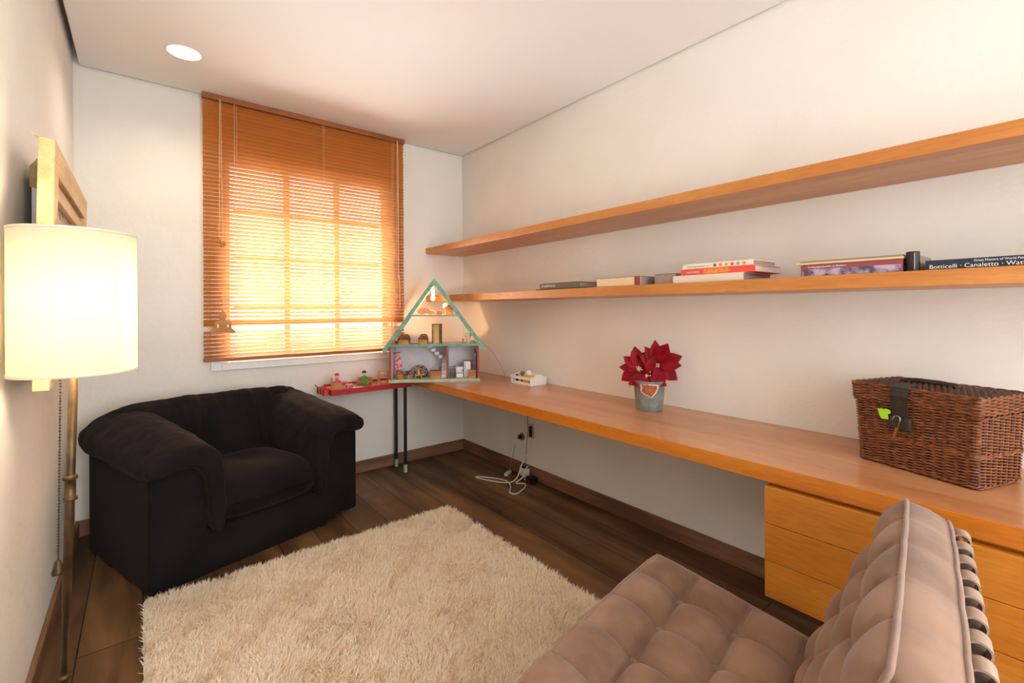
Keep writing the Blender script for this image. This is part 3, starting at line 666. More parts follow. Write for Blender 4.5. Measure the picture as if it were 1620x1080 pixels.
mb.tube([(-.002, .138, .04), (-.014, .150, .062)], .0025, 6); mb.build('black_edging', M['black'], t)

# ------------------------------------------------------------------ dollhouse
HM = Matrix.Translation((1.401, 3.173, DZ1+.0005)) @ Matrix.Rotation(math.atan2(-.353, .545), 4, 'Z')
dh = thing('dollhouse', 'open wooden dollhouse with mint A-frame roof and red walls', 'dollhouse'); dh.matrix_world = HM
HW, HD, F1, F2, AP = .65, .24, .268, .487, .745
B(-.006, HW+.006, 0, HD, 0, .022).build('base_board', M['mintpale'], dh, bevel=.001)
for x, nm in ((0, 'side_wall'), (HW-.012, 'side_wall')):
    wv = B(x, x+.012, .001, HD, .0225, F1-.0005).build(nm, M['lav'], dh); B(x-.0005, x+.0125, -.004, .0005, .0225, F1-.0005).build('red_edge', M['redtrim'], wv)
B(.0125, HW-.0125, HD-.006, HD, .0225, F1-.0005).build('back_wall', M['lav'], dh)
pv = B(.412, .420, .012, HD-.0065, .0225, F1-.0005).build('partition_wall', M['lav'], dh); B(.410, .422, .004, .0115, .0225, F1-.0005).build('red_edge', M['redtrim'], pv)
f1 = B(-.004, HW+.004, 0, HD, F1, F1+.010).build('upper_floor', M['cream'], dh); B(-.006, HW+.006, -.006, -.0005, F1-.004, F1+.013).build('mint_edge', M['mint'], f1)
f2 = B(.170, .512, .001, HD, F2, F2+.006).build('attic_floor', M['cream'], dh); B(.164, .514, -.004, .0005, F2-.004, F2+.008).build('mint_edge', M['mint'], f2)
ax = .326
for s_, (tx, tz) in ((-1, (-.040, .232)), (1, (HW+.040, .240))):
    a = Vector((tx, 0, tz)); b = Vector((ax, 0, AP)); d = (b-a).normalized(); nn = Vector((-d.z, 0, d.x)) if s_ < 0 else Vector((d.z, 0, -d.x))
    if nn.z < 0: nn = -nn
    vs = []
    for y in (.002, HD):
        for p in (a, b):
            for o_ in (0, .009): q = p+nn*o_; vs.append((q.x, y, q.z))
    rb = MB().add(vs, [(0, 1, 3, 2), (4, 6, 7, 5), (0, 4, 5, 1), (2, 3, 7, 6), (0, 2, 6, 4), (1, 5, 7, 3)]).build('roof_board', M['cream'], dh)
    vs = []
    for y in (-.008, .0015):
        for p in (a-d*.006, b):
            for o_ in (-.016, .012): q = p+nn*o_; vs.append((q.x, y, q.z))
    MB().add(vs, [(0, 1, 3, 2), (4, 6, 7, 5), (0, 4, 5, 1), (2, 3, 7, 6), (0, 2, 6, 4), (1, 5, 7, 3)]).build('roof_edge', M['mint'], rb)
MB().prism([(ax-.034, AP-.040), (ax+.034, AP-.040), (ax, AP+.016)], -.010, -.0082).build('gable_tip', M['mint'], dh)
# stairs
stp = MB()
for k in range(4): stp.box(.262+k*.028, .262+(k+1)*.028+.004, .14, .19, F1-.030-k*.026, F1-.006-k*.026)
stp.build('upper_stair_flight', M['white'], dh)
stp = MB()
for k in range(6): stp.box(.371, .409, .19-k*.026, .19-(k-1)*.026-.001, .0225, .178-k*.026)
stp.build('lower_stair_flight', M['white'], dh, bevel=.001)
# bulb in the gable
bo = MB().lathe([(0, .062), (.010, .060), (.010, .030), (.013, .018), (.016, .006), (.012, -.008), (0, -.014)], 16, (ax-.018, .10, .612)).build('bulb', mat('toy_bulb', (255, 236, 190), .3, emit=(255, 220, 150), es=14), dh, smooth=True)
MB().lathe([(0, .062), (.012, .062), (.012, .088), (0, .088)], 16, (ax-.018, .10, .612)).build('bulb_socket', M['cream'], bo)
MB().tube([(ax-.018, .10, .70), (ax-.01, .14, .715)], .0015, 5).build('lamp_wire', M['cord'], bo)
bl_ = light('dollhouse_bulb_light', 'POINT', HM @ Vector((ax-.018, .075, .60)), 7, (1, .60, .34), shadow_soft_size=.012)
sw = MB().box(-.012, .012, 0, .03, -.03, .03, T=Matrix.Translation((.565, .10, .405)) @ Matrix.Rotation(-.70, 4, 'Y')).build('line_switch', mat('grey_switch', (150, 148, 150), .5), dh, bevel=.003)
cv = MB().tube([(.58, .115, .385), (.615, .12, .36), (.65, .14, .31), (.69, .16, .265), (.74, .20, .22), (.78, .235, .17), (.83, .22, .08), (.86, .20, .012), (.84, .10, .004)], .0016, 6).build('power_cable', M['cordgrey'], dh, smooth=True)
def H(name, label, cat, x, y, z, rz=0): 
    o = thing(name, label, cat); o.matrix_world = HM @ Matrix.Translation((x, y, z+.0005)) @ Matrix.Rotation(rz, 4, 'Z'); return o
zg, z1, z2 = .022, F1+.010, F2+.006
pat = mat('patterned_fabric', (186, 150, 140), .8, c2=(60, 36, 40), sc=110, lo=.45, hi=.55)
pinkp = mat('pink_patterned_cloth', (206, 80, 84), .8, c2=(236, 190, 180), sc=60, lo=.4, hi=.6)
t = H('toy_curtain', 'red and pink patterned cloth hanging in left corner of dollhouse', 'toy curtain', .050, .10, zg)
MB().prism([(-.028, 0), (.045, 0), (.012, .185), (-.010, .190), (-.026, .12)], -.004, .004).build('cloth', pinkp, t, bevel=.002); MB().tube([(-.035, -.008, .185), (.015, 0, .192)], .004, 6).build('rod', M['toydark'], t)
t = H('toy_tub_chair', 'miniature woven round chair at left of dollhouse ground floor', 'toy chair', .068, .045, zg)
MB().lathe([(0, 0), (.026, 0), (.030, .03), (.028, .042), (.024, .03), (0, .028)], 18).build('tub', M['toywood'], t, smooth=True); MB().prism([(-.028, .03), (.028, .03), (.02, .06), (0, .068), (-.02, .06)], .018, .024).build('backrest', pat, t)
t = H('toy_armchair', 'miniature patterned low armchair beside the round chair in dollhouse', 'toy chair', .125, .07, zg)
B(-.026, .026, -.022, .022, 0, .028).build('seat', pat, t, bevel=.005); B(-.026, .026, .0222, .032, 0, .052).build('backrest', pat, t, bevel=.003); B(-.034, -.0262, -.022, .03, 0, .04).build('arm', M['toywood'], t, bevel=.003); B(.0262, .034, -.022, .03, 0, .04).build('arm', M['toywood'], t, bevel=.003)
t = H('toy_sofa', 'miniature arched patterned sofa in dollhouse living room', 'toy sofa', .205, .12, zg)
MB().prism([(.062*math.cos(a), .03+.058*math.sin(a)) for a in [PI*i/12 for i in range(13)]]+[(-.062, 0), (.062, 0)], .02, .032).build('backrest', pat, t); B(-.052, .052, -.024, .0195, .010, .032).build('seat', pat, t, bevel=.004)
for x in (-.048, .042): B(x, x+.006, -.022, -.016, 0, .0098).build('leg', M['toydark'], t)
t = H('toy_side_chair', 'tiny yellow wooden chair before the arched sofa in dollhouse', 'toy chair', .205, .035, zg)
ym = mat('yellow_wood', (206, 158, 60), .6)
B(-.026, .026, -.016, .016, .024, .029).build('seat', ym, t); MB().prism([(-.010, .0292), (.010, .0292), (.006, .065), (0, .072), (-.006, .065)], .010, .014).build('backrest', ym, t)
for x in (-.024, .020):
    for y in (-.014, .010): B(x, x+.004, y, y+.004, 0, .0238).build('leg', ym, t)
t = H('toy_cabinet', 'miniature orange wooden cabinet before the dollhouse stairs', 'toy cabinet', .330, .050, zg)
B(-.038, .038, -.018, .018, 0, .054).build('cabinet_body', M['toywood'], t, bevel=.001); B(-.044, .040, -.022, .022, .0542, .060).build('cabinet_top', M['toydark'], t); MB().tube([(.03, 0, .06), (.038, 0, .082)], [.004, .007], 8).build('knob', M['toydark'], t)
t = H('toy_ladder_chair', 'miniature brown ladder-back chair in dollhouse kitchen', 'toy chair', .455, .05, zg, .2)
rm = mat('red_brown_wood', (134, 80, 64), .6)
B(-.020, .024, -.016, .016, .034, .038).build('seat', rm, t)
for x, h in ((-.020, .082), (.014, .095)): B(x, x+.004, .012, .016, .0, h).build('leg', rm, t)
for x in (-.020, .020): B(x, x+.004, -.016, -.012, 0, .0338).build('leg', rm, t)
for z in (.048, .062, .076): B(-.0158, .0138, .0125, .0155, z, z+.007).build('rung', rm, t)
t = H('toy_stove', 'miniature white stove with shelf back in dollhouse kitchen', 'toy stove', .505, .09, zg)
B(-.026, .026, -.02, .02, 0, .044).build('stove_body', M['white'], t, bevel=.001); B(-.026, .026, .012, .020, .0442, .075).build('splashback', M['white'], t, bevel=.001); B(-.022, .022, -.0215, -.0202, .030, .035).build('oven_handle', M['toydark'], t)
for s_ in (-.032, .0262): B(s_, s_+.005, -.02, .02, 0, .06).build('side_rail', M['toydark'], t)
t = H('toy_fridge', 'miniature white fridge with brown top in dollhouse kitchen', 'toy fridge', .565, .10, zg)
B(-.026, .022, -.02, .02, 0, .118).build('fridge_body', M['white'], t, bevel=.001); B(.0222, .040, -.02, .02, 0, .118).build('fridge_side', M['toydark'], t); B(-.028, .042, -.022, .02, .1182, .124).build('fridge_top', M['toydark'], t); B(-.018, -.014, -.023, -.0202, .06, .108).build('door_handle', M['toydark'], t)
t = H('toy_counter', 'miniature orange wooden counter at the right of dollhouse kitchen', 'toy cabinet', .598, .035, zg)
B(-.028, .028, -.018, .018, 0, .054).build('cabinet_body', M['toywood'], t, bevel=.001); B(-.032, .032, -.021, .021, .0542, .059).build('cabinet_top', mat('pinkish_top', (180, 130, 120), .6), t)
t = H('toy_coat_rack', 'tiny black and white wall rack in the dollhouse kitchen corner', 'toy rack', .630, .12, zg+.02)
B(-.003, .007, -.035, .035, .0, .165).build('dark_panel', mat('slate', (92, 92, 110), .6), t); B(-.010, -.0032, -.03, .03, .172-.04, .172-.02).build('white_box', M['white'], t); MB().tube([(-.006, -.02, .165), (-.006, -.012, .188), (-.006, .012, .188), (-.006, .02, .165)], .003, 6).build('hook', M['black'], t)
# upper floor
def crib(label, x, y, wd, hb):
    t = H('toy_bed', label, 'toy bed', x, y, z1)
    B(-wd/2, wd/2, -.02, -.016, 0, .032).build('front_panel', M['toywood'], t, bevel=.001)
    B(-wd/2, wd/2, -.0158, .05, .006, .022).build('mattress', M['cream'], t, bevel=.002)
    hbm = MB(); hbm.prism([(-wd/2, 0), (wd/2, 0), (wd/2, hb-.014), (wd*.3, hb), (-wd*.3, hb), (-wd/2, hb-.014)], .0505, .055); hbm.build('headboard', M['toydark'], t)
    for x_ in (-wd/2-.004, wd/2+.0002): B(x_, x_+.004, -.02, .055, 0, .045).build('side_rail', M['toydark'], t)
    MB().tube([(wd*.42*math.cos(a), .042, .026+(hb-.034)*math.sin(a)) for a in [PI*i/10 for i in range(11)]], .003, 6).build('curved_rail', M['toywood'], t)
    return t
crib('miniature wooden bed at the left of dollhouse upper floor', .098, .05, .075, .068)
crib('narrower miniature wooden bed left of the toy wardrobe', .238, .05, .060, .070)
t = H('toy_rug', 'tiny burgundy rug between the two toy beds', 'toy rug', .170, .06, z1); B(-.030, .026, -.03, .03, 0, .003).build('mat', mat('burgundy', (150, 50, 80), .8), t)
t = H('toy_wardrobe', 'tall miniature wooden wardrobe in the middle of upper floor', 'toy wardrobe', .340, .06, z1, -.15)
B(-.034, -.028, -.02, .02, 0, .142).build('side_panel', M['toydark'], t); B(.020, .034, -.02, .02, 0, .142).build('side_panel', M['toydark'], t); B(-.0278, .0198, -.012, .018, 0, .142).build('door', M['pine'], t); B(-.035, .035, -.021, .021, .1422, .147).build('wardrobe_top', M['toydark'], t)
t = H('toy_washbasin', 'miniature cream pedestal washbasin on dollhouse upper floor', 'toy basin', .570, .05, z1)
MB().lathe([(0, 0), (.016, 0), (.015, .04), (.024, .05), (.032, .064), (.034, .072), (.030, .072), (0, .060)], 20).build('basin', M['cream'], t, smooth=True)
B(-.044, -.032, -.012, .012, 0, .036).build('cabinet', M['toywood'], t)
t = H('toy_box', 'small orange wooden box at right end of dollhouse upper floor', 'toy box', .606, .06, z1); B(-.014, .014, -.018, .018, 0, .02).build('box_body', M['toywood'], t, bevel=.001)
t = H('toy_box', 'small pale box at left eave of dollhouse upper floor', 'toy box', .036, .10, z1); B(-.012, .012, -.012, .012, 0, .02).build('box_body', M['toywood'], t, bevel=.001)
# attic
t = H('toy_cradle', 'miniature brown rocking cradle in the dollhouse attic', 'toy cradle', .262, .05, z2)
MB().prism([(-.060, .012), (-.035, .003), (0, .010), (.035, .003), (.058, .008), (.060, .024), (.02, .040), (-.02, .042), (-.062, .030)], -.018, .018).build('cradle_body', mat('pinkish_brown_wood', (180, 118, 88), .6), t)
MB().tube([(-.05, 0, .033), (-.030, 0, .052), (-.012, 0, .045), (.005, 0, .052), (.02, 0, .042)], .004, 6).build('wooden_trim', M['toydark'], t)
t = H('toy_box', 'tiny red box between the cradle and crate in dollhouse attic', 'toy box', .352, .05, z2); B(-.012, .026, -.014, .014, 0, .024).build('box_body', mat('brick_red', (196, 84, 62), .6), t); B(-.010, .012, -.012, .012, .0242, .027).build('lid', M['toydark'], t)
t = H('toy_chest', 'miniature brown chest under the tiny lamp in dollhouse attic', 'toy chest', .432, .05, z2)
B(-.026, .026, -.02, .02, 0, .055).build('chest_body', M['toywood'], t, bevel=.001); B(-.030, .030, -.022, .022, .0552, .060).build('lid', M['toydark'], t)
mb = MB()
for x in (-.008, .004, .012): mb.ball((x, 0, .0665), .006, 8, 6)
mb.build('beads', M['black'], t, smooth=True)
t = H('toy_lamp', 'tiny cream shaded lamp behind the chest in dollhouse attic', 'toy lamp', .405, .09, z2)
MB().lathe([(0, 0), (.012, 0), (.012, .003), (.003, .006), (.003, .058), (0, .058)], 12).build('stem', M['toywood'], t); MB().lathe([(.024, .055), (.014, .088), (.0135, .088), (.0235, .055), (.024, .055)], 16).build('lamp_shade', M['cream'], t, smooth=True)

# ------------------------------------------------------------------ sockets and cords on the right wall
t = thing('wall_socket', 'round grey wall socket low on right wall with plug', 'socket', (XR-.001, 2.705, .285))
MB().lathe([(0, 0), (.028, 0), (.027, .008), (.02, .010), (0, .010)], 24, T=Matrix.Rotation(-PI/2, 4, 'Y')).build('socket_plate', mat('grey_socket', (120, 112, 104), .5), t, smooth=True)
B(-.035, -.0102, -.012, .012, -.014, .014).build('plug', M['black'], t, bevel=.003)
t = thing('wall_socket', 'cream wall socket under the worktop with black plug', 'socket', (XR-.001, 2.595, .345))
B(-.010, 0, -.030, .030, -.05, .06).build('socket_plate', mat('cream_socket', (206, 190, 166), .5), t, bevel=.003); B(-.030, -.0102, -.020, .000, -.035, .045).build('plug', M['black'], t, bevel=.004)
tag(MB().tube([(2.235, 2.62, .668), (2.24, 2.62, .5), (2.23, 2.60, .36), (2.22, 2.60, .28), (2.225, 2.62, .15), (2.225, 2.63, .10)], .003, 8).build('cable', M['cordgrey'], smooth=True), 'grey cable running down the right wall from the worktop to the sockets', 'cable')
def spline(pts, n=10):
    P = [Vector(p) for p in pts]; out = []
    for i in range(len(P)-1):
        a, b, c, d = P[max(i-1, 0)], P[i], P[i+1], P[min(i+2, len(P)-1)]
        for k in range(n):
            u = k/n; out.append(.5*((2*b)+(c-a)*u+(2*a-5*b+4*c-d)*u*u+(3*b-a-3*c+d)*u**3))
    return out+[P[-1]]
tag(MB().tube(spline([(2.215, 2.54, .30), (2.20, 2.56, .22), (2.17, 2.60, .12), (2.12, 2.60, .03), (2.06, 2.62, .007), (1.99, 2.72, .006), (1.94, 2.84, .006), (1.955, 2.86, .006), (2.02, 2.78, .006), (2.07, 2.66, .006), (2.03, 2.56, .006), (1.96, 2.48, .006), (1.97, 2.43, .006), (2.04, 2.45, .006), (2.12, 2.50, .006), (2.13, 2.54, .007), (2.09, 2.57, .012), (2.14, 2.55, .05), (2.17, 2.565, .09), (2.20, 2.565, .11)]), .0042, 8).build('white_cord', M['cord'], smooth=True), 'white electric cord looped on the floor under the worktop', 'cord')
t = thing('power_adapter', 'white power adapter against skirting under the worktop', 'adapter', (2.175, 2.60, 0), 0)
B(0, .05, -.025, .035, .03, .085).build('adapter_body', M['cord'], t, bevel=.006); B(.01, .045, -.015, .02, .0855, .10).build('dark_top', M['black'], t, bevel=.002); MB().tube([(.02, 0, .03), (.015, -.01, .002)], .003, 6).build('lead', M['cord'], t)
t = thing('small_adapter', 'small white plug lying by the skirting, far side of the adapter', 'adapter', (2.16, 2.76, 0), .5)
B(-.03, .05, -.014, .014, 0, .022).build('plug_body', M['cord'], t, bevel=.004)
MB().tube([(.03, 0, .02), (.075, -.01, .11), (.07, -.04, .22)], .0022, 6).build('lead', M['cordgrey'], t)
t = thing('black_block', 'little black block on the floor below the white adapter', 'plug', (2.20, 2.505, 0), .3)
B(-.022, .022, -.022, .022, 0, .045).build('block_body', M['black'], t, bevel=.004); B(-.010, .010, -.010, .010, .0452, .055).build('cap', M['black'], t)

# ------------------------------------------------------------------ shag rug
RX0, RX1, RY0, RY1 = .0, 1.50, 1.0, 2.52
rug = thing('shag_rug', 'cream shaggy rug on the dark plank floor', 'rug', (0, 0, 0))
B(RX0, RX1, RY0, RY1, .001, .012).build('rug_backing', M['rugbase'], rug)
N = 120000
x = rng.uniform(RX0, RX1, N); y = rng.uniform(RY0, RY1, N)
f_ = lambda a, b, s: np.sin(a*s+1.3*np.sin(b*s*.7))*np.cos(b*s*1.1+.8*np.sin(a*s*.9))
lean_a = f_(x, y, 11)*2.0+f_(y, x, 37)*1.6+rng.normal(0, 1.0, N); ln = rng.uniform(.022, .038, N)*(1+.08*f_(x, y, 26))
le = rng.uniform(.25, 1.0, N); dx = np.cos(lean_a)*ln*np.sin(le); dy = np.sin(lean_a)*ln*np.sin(le); dz = ln*np.cos(le)*.9
wd = rng.uniform(.0011, .0022, N); wa = rng.uniform(0, 2*PI, N); wx = np.cos(wa)*wd; wy = np.sin(wa)*wd
z0 = np.full(N, .012)
V = np.stack([np.stack([x-wx, y-wy, z0], 1), np.stack([x+wx, y+wy, z0], 1), np.stack([x+dx*.35-wx, y+dy*.35-wy, z0+dz*.6], 1), np.stack([x+dx*.35+wx, y+dy*.35+wy, z0+dz*.6], 1), np.stack([x+dx, y+dy, z0+dz], 1)], 1).reshape(-1, 3)
i5 = np.arange(N)*5
quad = np.stack([i5, i5+1, i5+3, i5+2], 1); tri = np.stack([i5+2, i5+3, i5+4], 1)
me = bpy.data.meshes.new('pile'); me.vertices.add(5*N); me.vertices.foreach_set('co', V.ravel())
me.loops.add(7*N); me.loops.foreach_set('vertex_index', np.concatenate([quad.ravel(), tri.ravel()]).astype(np.int32))
me.polygons.add(2*N); me.polygons.foreach_set('loop_start', np.concatenate([np.arange(N)*4, 4*N+np.arange(N)*3]).astype(np.int32))
me.polygons.foreach_set('loop_total', np.concatenate([np.full(N, 4), np.full(N, 3)]).astype(np.int32))
me.update(calc_edges=True); me.validate(); me.materials.append(M['pile'])
po = bpy.data.objects.new('pile', me); COL.objects.link(po); po.parent = rug; po['kind'] = 'stuff'

# ------------------------------------------------------------------ black armchair
def soft(o, vox=.012, it=8, wr=0, wsc=.1):
    """melts overlapping solids of ONE part into one soft upholstered skin"""
    m = o.modifiers.new('remesh', 'REMESH'); m.mode = 'VOXEL'; m.voxel_size = vox; m.use_smooth_shade = True
    m = o.modifiers.new('smooth', 'SMOOTH'); m.factor = .6; m.iterations = it
    if wr:
        tx = bpy.data.textures.new('wrinkle', 'CLOUDS'); tx.noise_scale = wsc; tx.noise_depth = 2
        d = o.modifiers.new('wrinkle', 'DISPLACE'); d.texture = tx; d.strength = wr; d.mid_level = .5; d.texture_coords = 'LOCAL'
    return o
def armchair():
    W, Dp = 1.055, .70
    t = thing('armchair', 'wide black upholstered armchair with padded arms below the window', 'armchair', (.02, 2.57, 0), math.radians(15))
    #          outer nose ................. crest ............................. inner side ................ underside back to the nose
    F = [(-.040, .545), (-.030, .585), (.03, .628), (.10, .652), (.17, .655), (.235, .625), (.280, .56), (.300, .46), (.304, .36), (.298, .24), (.27, .200), (.232, .215), (.222, .36), (.212, .47), (.17, .525), (.10, .530), (.03, .505), (-.02, .505)]
    K = [(-.045, .575), (-.036, .640), (.02, .700), (.08, .732), (.14, .740), (.21, .722), (.26, .66), (.290, .54), (.300, .42), (.300, .30), (.28, .26), (.25, .26), (.24, .36), (.23, .46), (.18, .52), (.10, .53), (.03, .52), (-.02, .525)]
    for side in (-1, 1):
        mb = MB(); N_ = 14; rows = []; n = len(F)
        for i in range(N_):
            u = i/(N_-1); y = Dp-.03-(Dp-.03+.050)*u
            k = u**1.2; pts = [(a[0]*(1-k)+b[0]*k, a[1]*(1-k)+b[1]*k) for a, b in zip(K, F)]
            cx_ = sum(p[0] for p in pts)/n; cz_ = sum(p[1] for p in pts)/n
            if i == N_-1: sh_ = .72
            elif i == N_-2: sh_ = .93
            elif i == 0: sh_ = .75
            else: sh_ = 1
            for px_, pz_ in pts:
                # shrink each end towards the middle line of the pad, not towards one point
                mx_ = min(.26, max(.0, px_)); mz_ = .58 if px_ < .2 else min(.58, pz_)
                qx, qz = mx_+(px_-mx_)*sh_, mz_+(pz_-mz_)*sh_
                X_ = qx if side < 0 else W-qx; rows.append((X_, y, qz))
        fs = [(i*n+q, i*n+(q+1) % n, (i+1)*n+(q+1) % n, (i+1)*n+q) for i in range(N_-1) for q in range(n)]
        fs += [tuple(range(n-1, -1, -1)), tuple((N_-1)*n+q for q in range(n))]
        mb.add(rows, fs); soft(mb.build('arm_pad', M['sofa'], t, smooth=True), .011, 7, .012, .09)
        x0, x1 = (.0, .235) if side < 0 else (W-.235, W)
        mb = B(x0, x1, 0, Dp-.05, .0 if side < 0 else .03, .555); soft(mb.build('arm_panel', M['sofa'], t, smooth=True), .014, 6)
    o = B(.20, W-.20, .0, Dp-.03, .0, .215).build('seat_base', M['sofa'], t, bevel=.015, smooth=True, seg=3)
    # gathered back: crest, sloping front, folds gathered towards the top
    nx, prof = 150, [(.02, .12), (.0, .40), (-.005, .60), (.015, .70), (.055, .752), (.105, .765), (.150, .745), (.185, .70), (.205, .62), (.225, .52), (.25, .42), (.28, .33), (.26, .14)]
    # fine profile by interpolation
    pf = []
    for (a, b) in zip(prof, prof[1:]):
        for k in range(4): pf.append((a[0]+(b[0]-a[0])*k/4, a[1]+(b[1]-a[1])*k/4))
    pf.append(prof[-1]); n = len(pf); vs = []; rnd = random.Random(3)
    folds = [(rnd.uniform(.02, .98), rnd.uniform(.005, .012), rnd.uniform(-.25, .25), rnd.uniform(.010, .022)) for _ in range(15)]
    for i in range(nx+1):
        u = i/nx; x = .08+(W-.16)*u
        for (a, z) in pf:
            h = min(1, max(0, (z-.36)/.30))*1.35; f = 0
            for (c, am, sl, wd) in folds:
                d = (u-c-sl*(.75-z)*.5)*.9; f -= am*math.exp(-(d/wd)**2)*h
            f += .010*math.sin(u*PI*7)*h
            ya = Dp-.015-a+(-f if a > .10 else 0)*1.0; vs.append((x, ya, z+(f*.35 if z > .66 else 0)-.035*abs(2*u-1)**5))
    fs = [(i*n+k, i*n+k+1, (i+1)*n+k+1, (i+1)*n+k) for i in range(nx) for k in range(n-1)]
    fs += [(i*n+n-1, i*n, (i+1)*n, (i+1)*n+n-1) for i in range(nx)]+[tuple(range(n-1, -1, -1)), tuple(nx*n+k for k in range(n))]
    MB().add(vs, fs).build('back_cushion', M['sofa'], t, smooth=True)
    # seat cushion, soft waterfall front
    nx, ny = 36, 36; x0, x1, y0, y1 = .262, W-.262, -.050, Dp-.22; mb = MB(); vs = []; fs = []
    def se(u, v):
        ex = 1-abs(2*u-1)**7; ey = 1-abs(2*v-1)**4 if v < .5 else 1-abs(2*v-1)**9; return max(0, ex*ey)**.5
    for sgn in (1, -1):
        for i in range(nx+1):
            for j in range(ny+1):
                u, v = i/nx, j/ny; k = se(u, v); zz = .310+sgn*(.120 if sgn > 0 else .110)*k
                if sgn > 0: zz += .012*math.sin(PI*u)*math.sin(PI*v)-.016*math.exp(-((u-.45)**2+(v-.6)**2)*14)+.003*math.sin(u*13+v*7)
                vs.append((x0+(x1-x0)*u, y0+(y1-y0)*v+.030*abs(2*u-1)**3*(1-v), zz))
    q = (nx+1)*(ny+1)
    for i in range(nx):
        for j in range(ny):
            a = i*(ny+1)+j; fs.append((a, a+ny+1, a+ny+2, a+1)); fs.append((q+a, q+a+1, q+a+ny+2, q+a+ny+1))
    mb.add(vs, fs).build('seat_cushion', M['sofa'], t, smooth=True, merge=True)
armchair()
# the chair is a little wider and deeper at its left rear corner
for o in [o for o in bpy.data.objects if o.parent and o.parent.name == 'armchair']:
    for v in o.data.vertices:
        kx = 1-min(1, max(0, v.co.x/1.055)); v.co.x -= .052*(v.co.y/.7)*kx; v.co.y *= 1+.17*kx

# ------------------------------------------------------------------ tufted taupe chair
def tufted_chair():
    ang = math.radians(9.5); u_ = Vector((math.cos(ang), math.sin(ang), 0))
    W = .775; FR = Vector((1.408, .972, 0)); org = FR-u_*W      # front-left corner on the floor
    t = thing('tufted_chair', 'taupe velvet lounge chair with button-tufted seat and back in the right foreground', 'chair', (org.x, org.y, 0), ang)
    # local: x 0..W to the right, y negative towards the back, z up
    def cushion(name, nu, nv, Lu, Lv, th, T, seed):
        sub = 14; NU, NV = nu*sub, nv*sub; vs = []; fs = []
        rnd = random.Random(seed)
        pu, pv = Lu/nu, Lv/nv
        btn = [(i, j) for i in range(1, nu) for j in range(1, nv)]
        def top(i, j):
            a, b = i/sub, j/sub
            fa = abs(math.sin(PI*a)); fb = abs(math.sin(PI*b))
            # seam valleys inside, no valley on the border lines
            da = min(abs(a-round(a)), .5) if 0 < round(a) < nu else .5
            db = min(abs(b-round(b)), .5) if 0 < round(b) < nv else .5
            ga = math.sin(PI*min(.5, da))**.5; gb = math.sin(PI*min(.5, db))**.5
            bd = min(min(a, nu-a)*pu, min(b, nv-b)*pv); kb = 1-math.exp(-(bd/.035)**1.5)
            h = .036*((ga*gb)**.7*kb+.42*(1-kb))
            for (p, q) in btn:
                d2 = ((a-p)**2+(b-q)**2)
                if d2 < .8: h -= .010*math.exp(-d2/.012)+.010*math.exp(-d2/.07)
            # edges roll down
            e = min(a, nu-a)*pu; f = min(b, nv-b)*pv; ed = min(e, f)
            h -= .014*math.exp(-ed/.018)
            return h
        for i in range(NU+1):
            for j in range(NV+1):
                a, b = i/sub, j/sub; x, y = a*pu, b*pv
                # scalloped outline: pinched where a seam meets the border
                sa = .003*(1-abs(math.sin(PI*a))**.6)*(0 < round(a) < nu); sb = .003*(1-abs(math.sin(PI*b))**.6)*(0 < round(b) < nv)
                ev = 1-2*b/nv; eu = 1-2*a/nu
                cr = .012*(abs(ev)*abs(eu))**4
                x += sb*eu*abs(eu)**6+cr*eu; y += sa*ev*abs(ev)**6+cr*ev
                vs.append((x, y, th+top(i, j)))
        q = len(vs)
        for i in range(NU+1):
            for j in range(NV+1):
                x, y, z = vs[i*(NV+1)+j]; vs.append((x, y, 0))
        R_ = NV+1
        for i in range(NU):
            for j in range(NV):
                a = i*R_+j; fs.append((a, a+R_, a+R_+1, a+1)); fs.append((q+a, q+a+1, q+a+R_+1, q+a+R_))
        per = [i*R_ for i in range(NU+1)]+[NU*R_+j for j in range(1, NV+1)]+[i*R_+NV for i in range(NU-1, -1, -1)]+[j for j in range(NV-1, 0, -1)]
        # side wall rings with slight bulge
        n = len(per); cx0, cy0 = Lu/2, Lv/2; prev = per; nr = 4
        for r in range(1, nr+1):
            if r == nr: cur = [q+k for k in per]
            else:
                cur = []
                for k in per:
                    x, y, z = vs[k]; d = Vector((x-cx0, y-cy0)); out = Vector((math.copysign(1, d.x) if abs(d.x)/Lu > abs(d.y)/Lv else 0, math.copysign(1, d.y) if abs(d.x)/Lu <= abs(d.y)/Lv else 0))
                    bul = .008*math.sin(PI*r/nr); cur.append(len(vs)); vs.append((x+out.x*bul, y+out.y*bul, z*(1-r/nr)))
            for k in range(n): fs.append((prev[k], cur[k], cur[(k+1) % n], prev[(k+1) % n]))
            prev = cur
        topv = [Vector(vs[k]) for k in per]; botv = [Vector((vs[k][0], vs[k][1], 0)) for k in per]
        tv = [T @ Vector(v) for v in vs]
        o = MB().add(tv, fs).build(name, M['velvet'], t, smooth=True)
        MB().tube([T @ v for v in topv], .0055, 8, closed=True).build('piping', M['piping'], o, smooth=True)
        MB().tube([T @ v for v in botv], .0050, 8, closed=True).build('piping', M['piping'], o, smooth=True)
        # seam welts
        sw = MB()
        for p in range(1, nu): sw.tube([T @ Vector(vs[p*sub*R_+j]) + (T.to_3x3() @ Vector((0, 0, .0003))) for j in range(NV+1)], .0020, 5)
        for p in range(1, nv): sw.tube([T @ Vector(vs[i*R_+p*sub]) + (T.to_3x3() @ Vector((0, 0, .0003))) for i in range(NU+1)], .0020, 5)
        sw.build('seam', M['piping'], o, smooth=True)
        for p, r in btn:
            c = Vector(vs[p*sub*R_+r*sub]); MB().ball(c+Vector((0, 0, .007)), .0115, 12, 8, (1, 1, .5), T=T).build('button', M['piping'], o, smooth=True)
        return o
    seat_rot = math.radians(11)
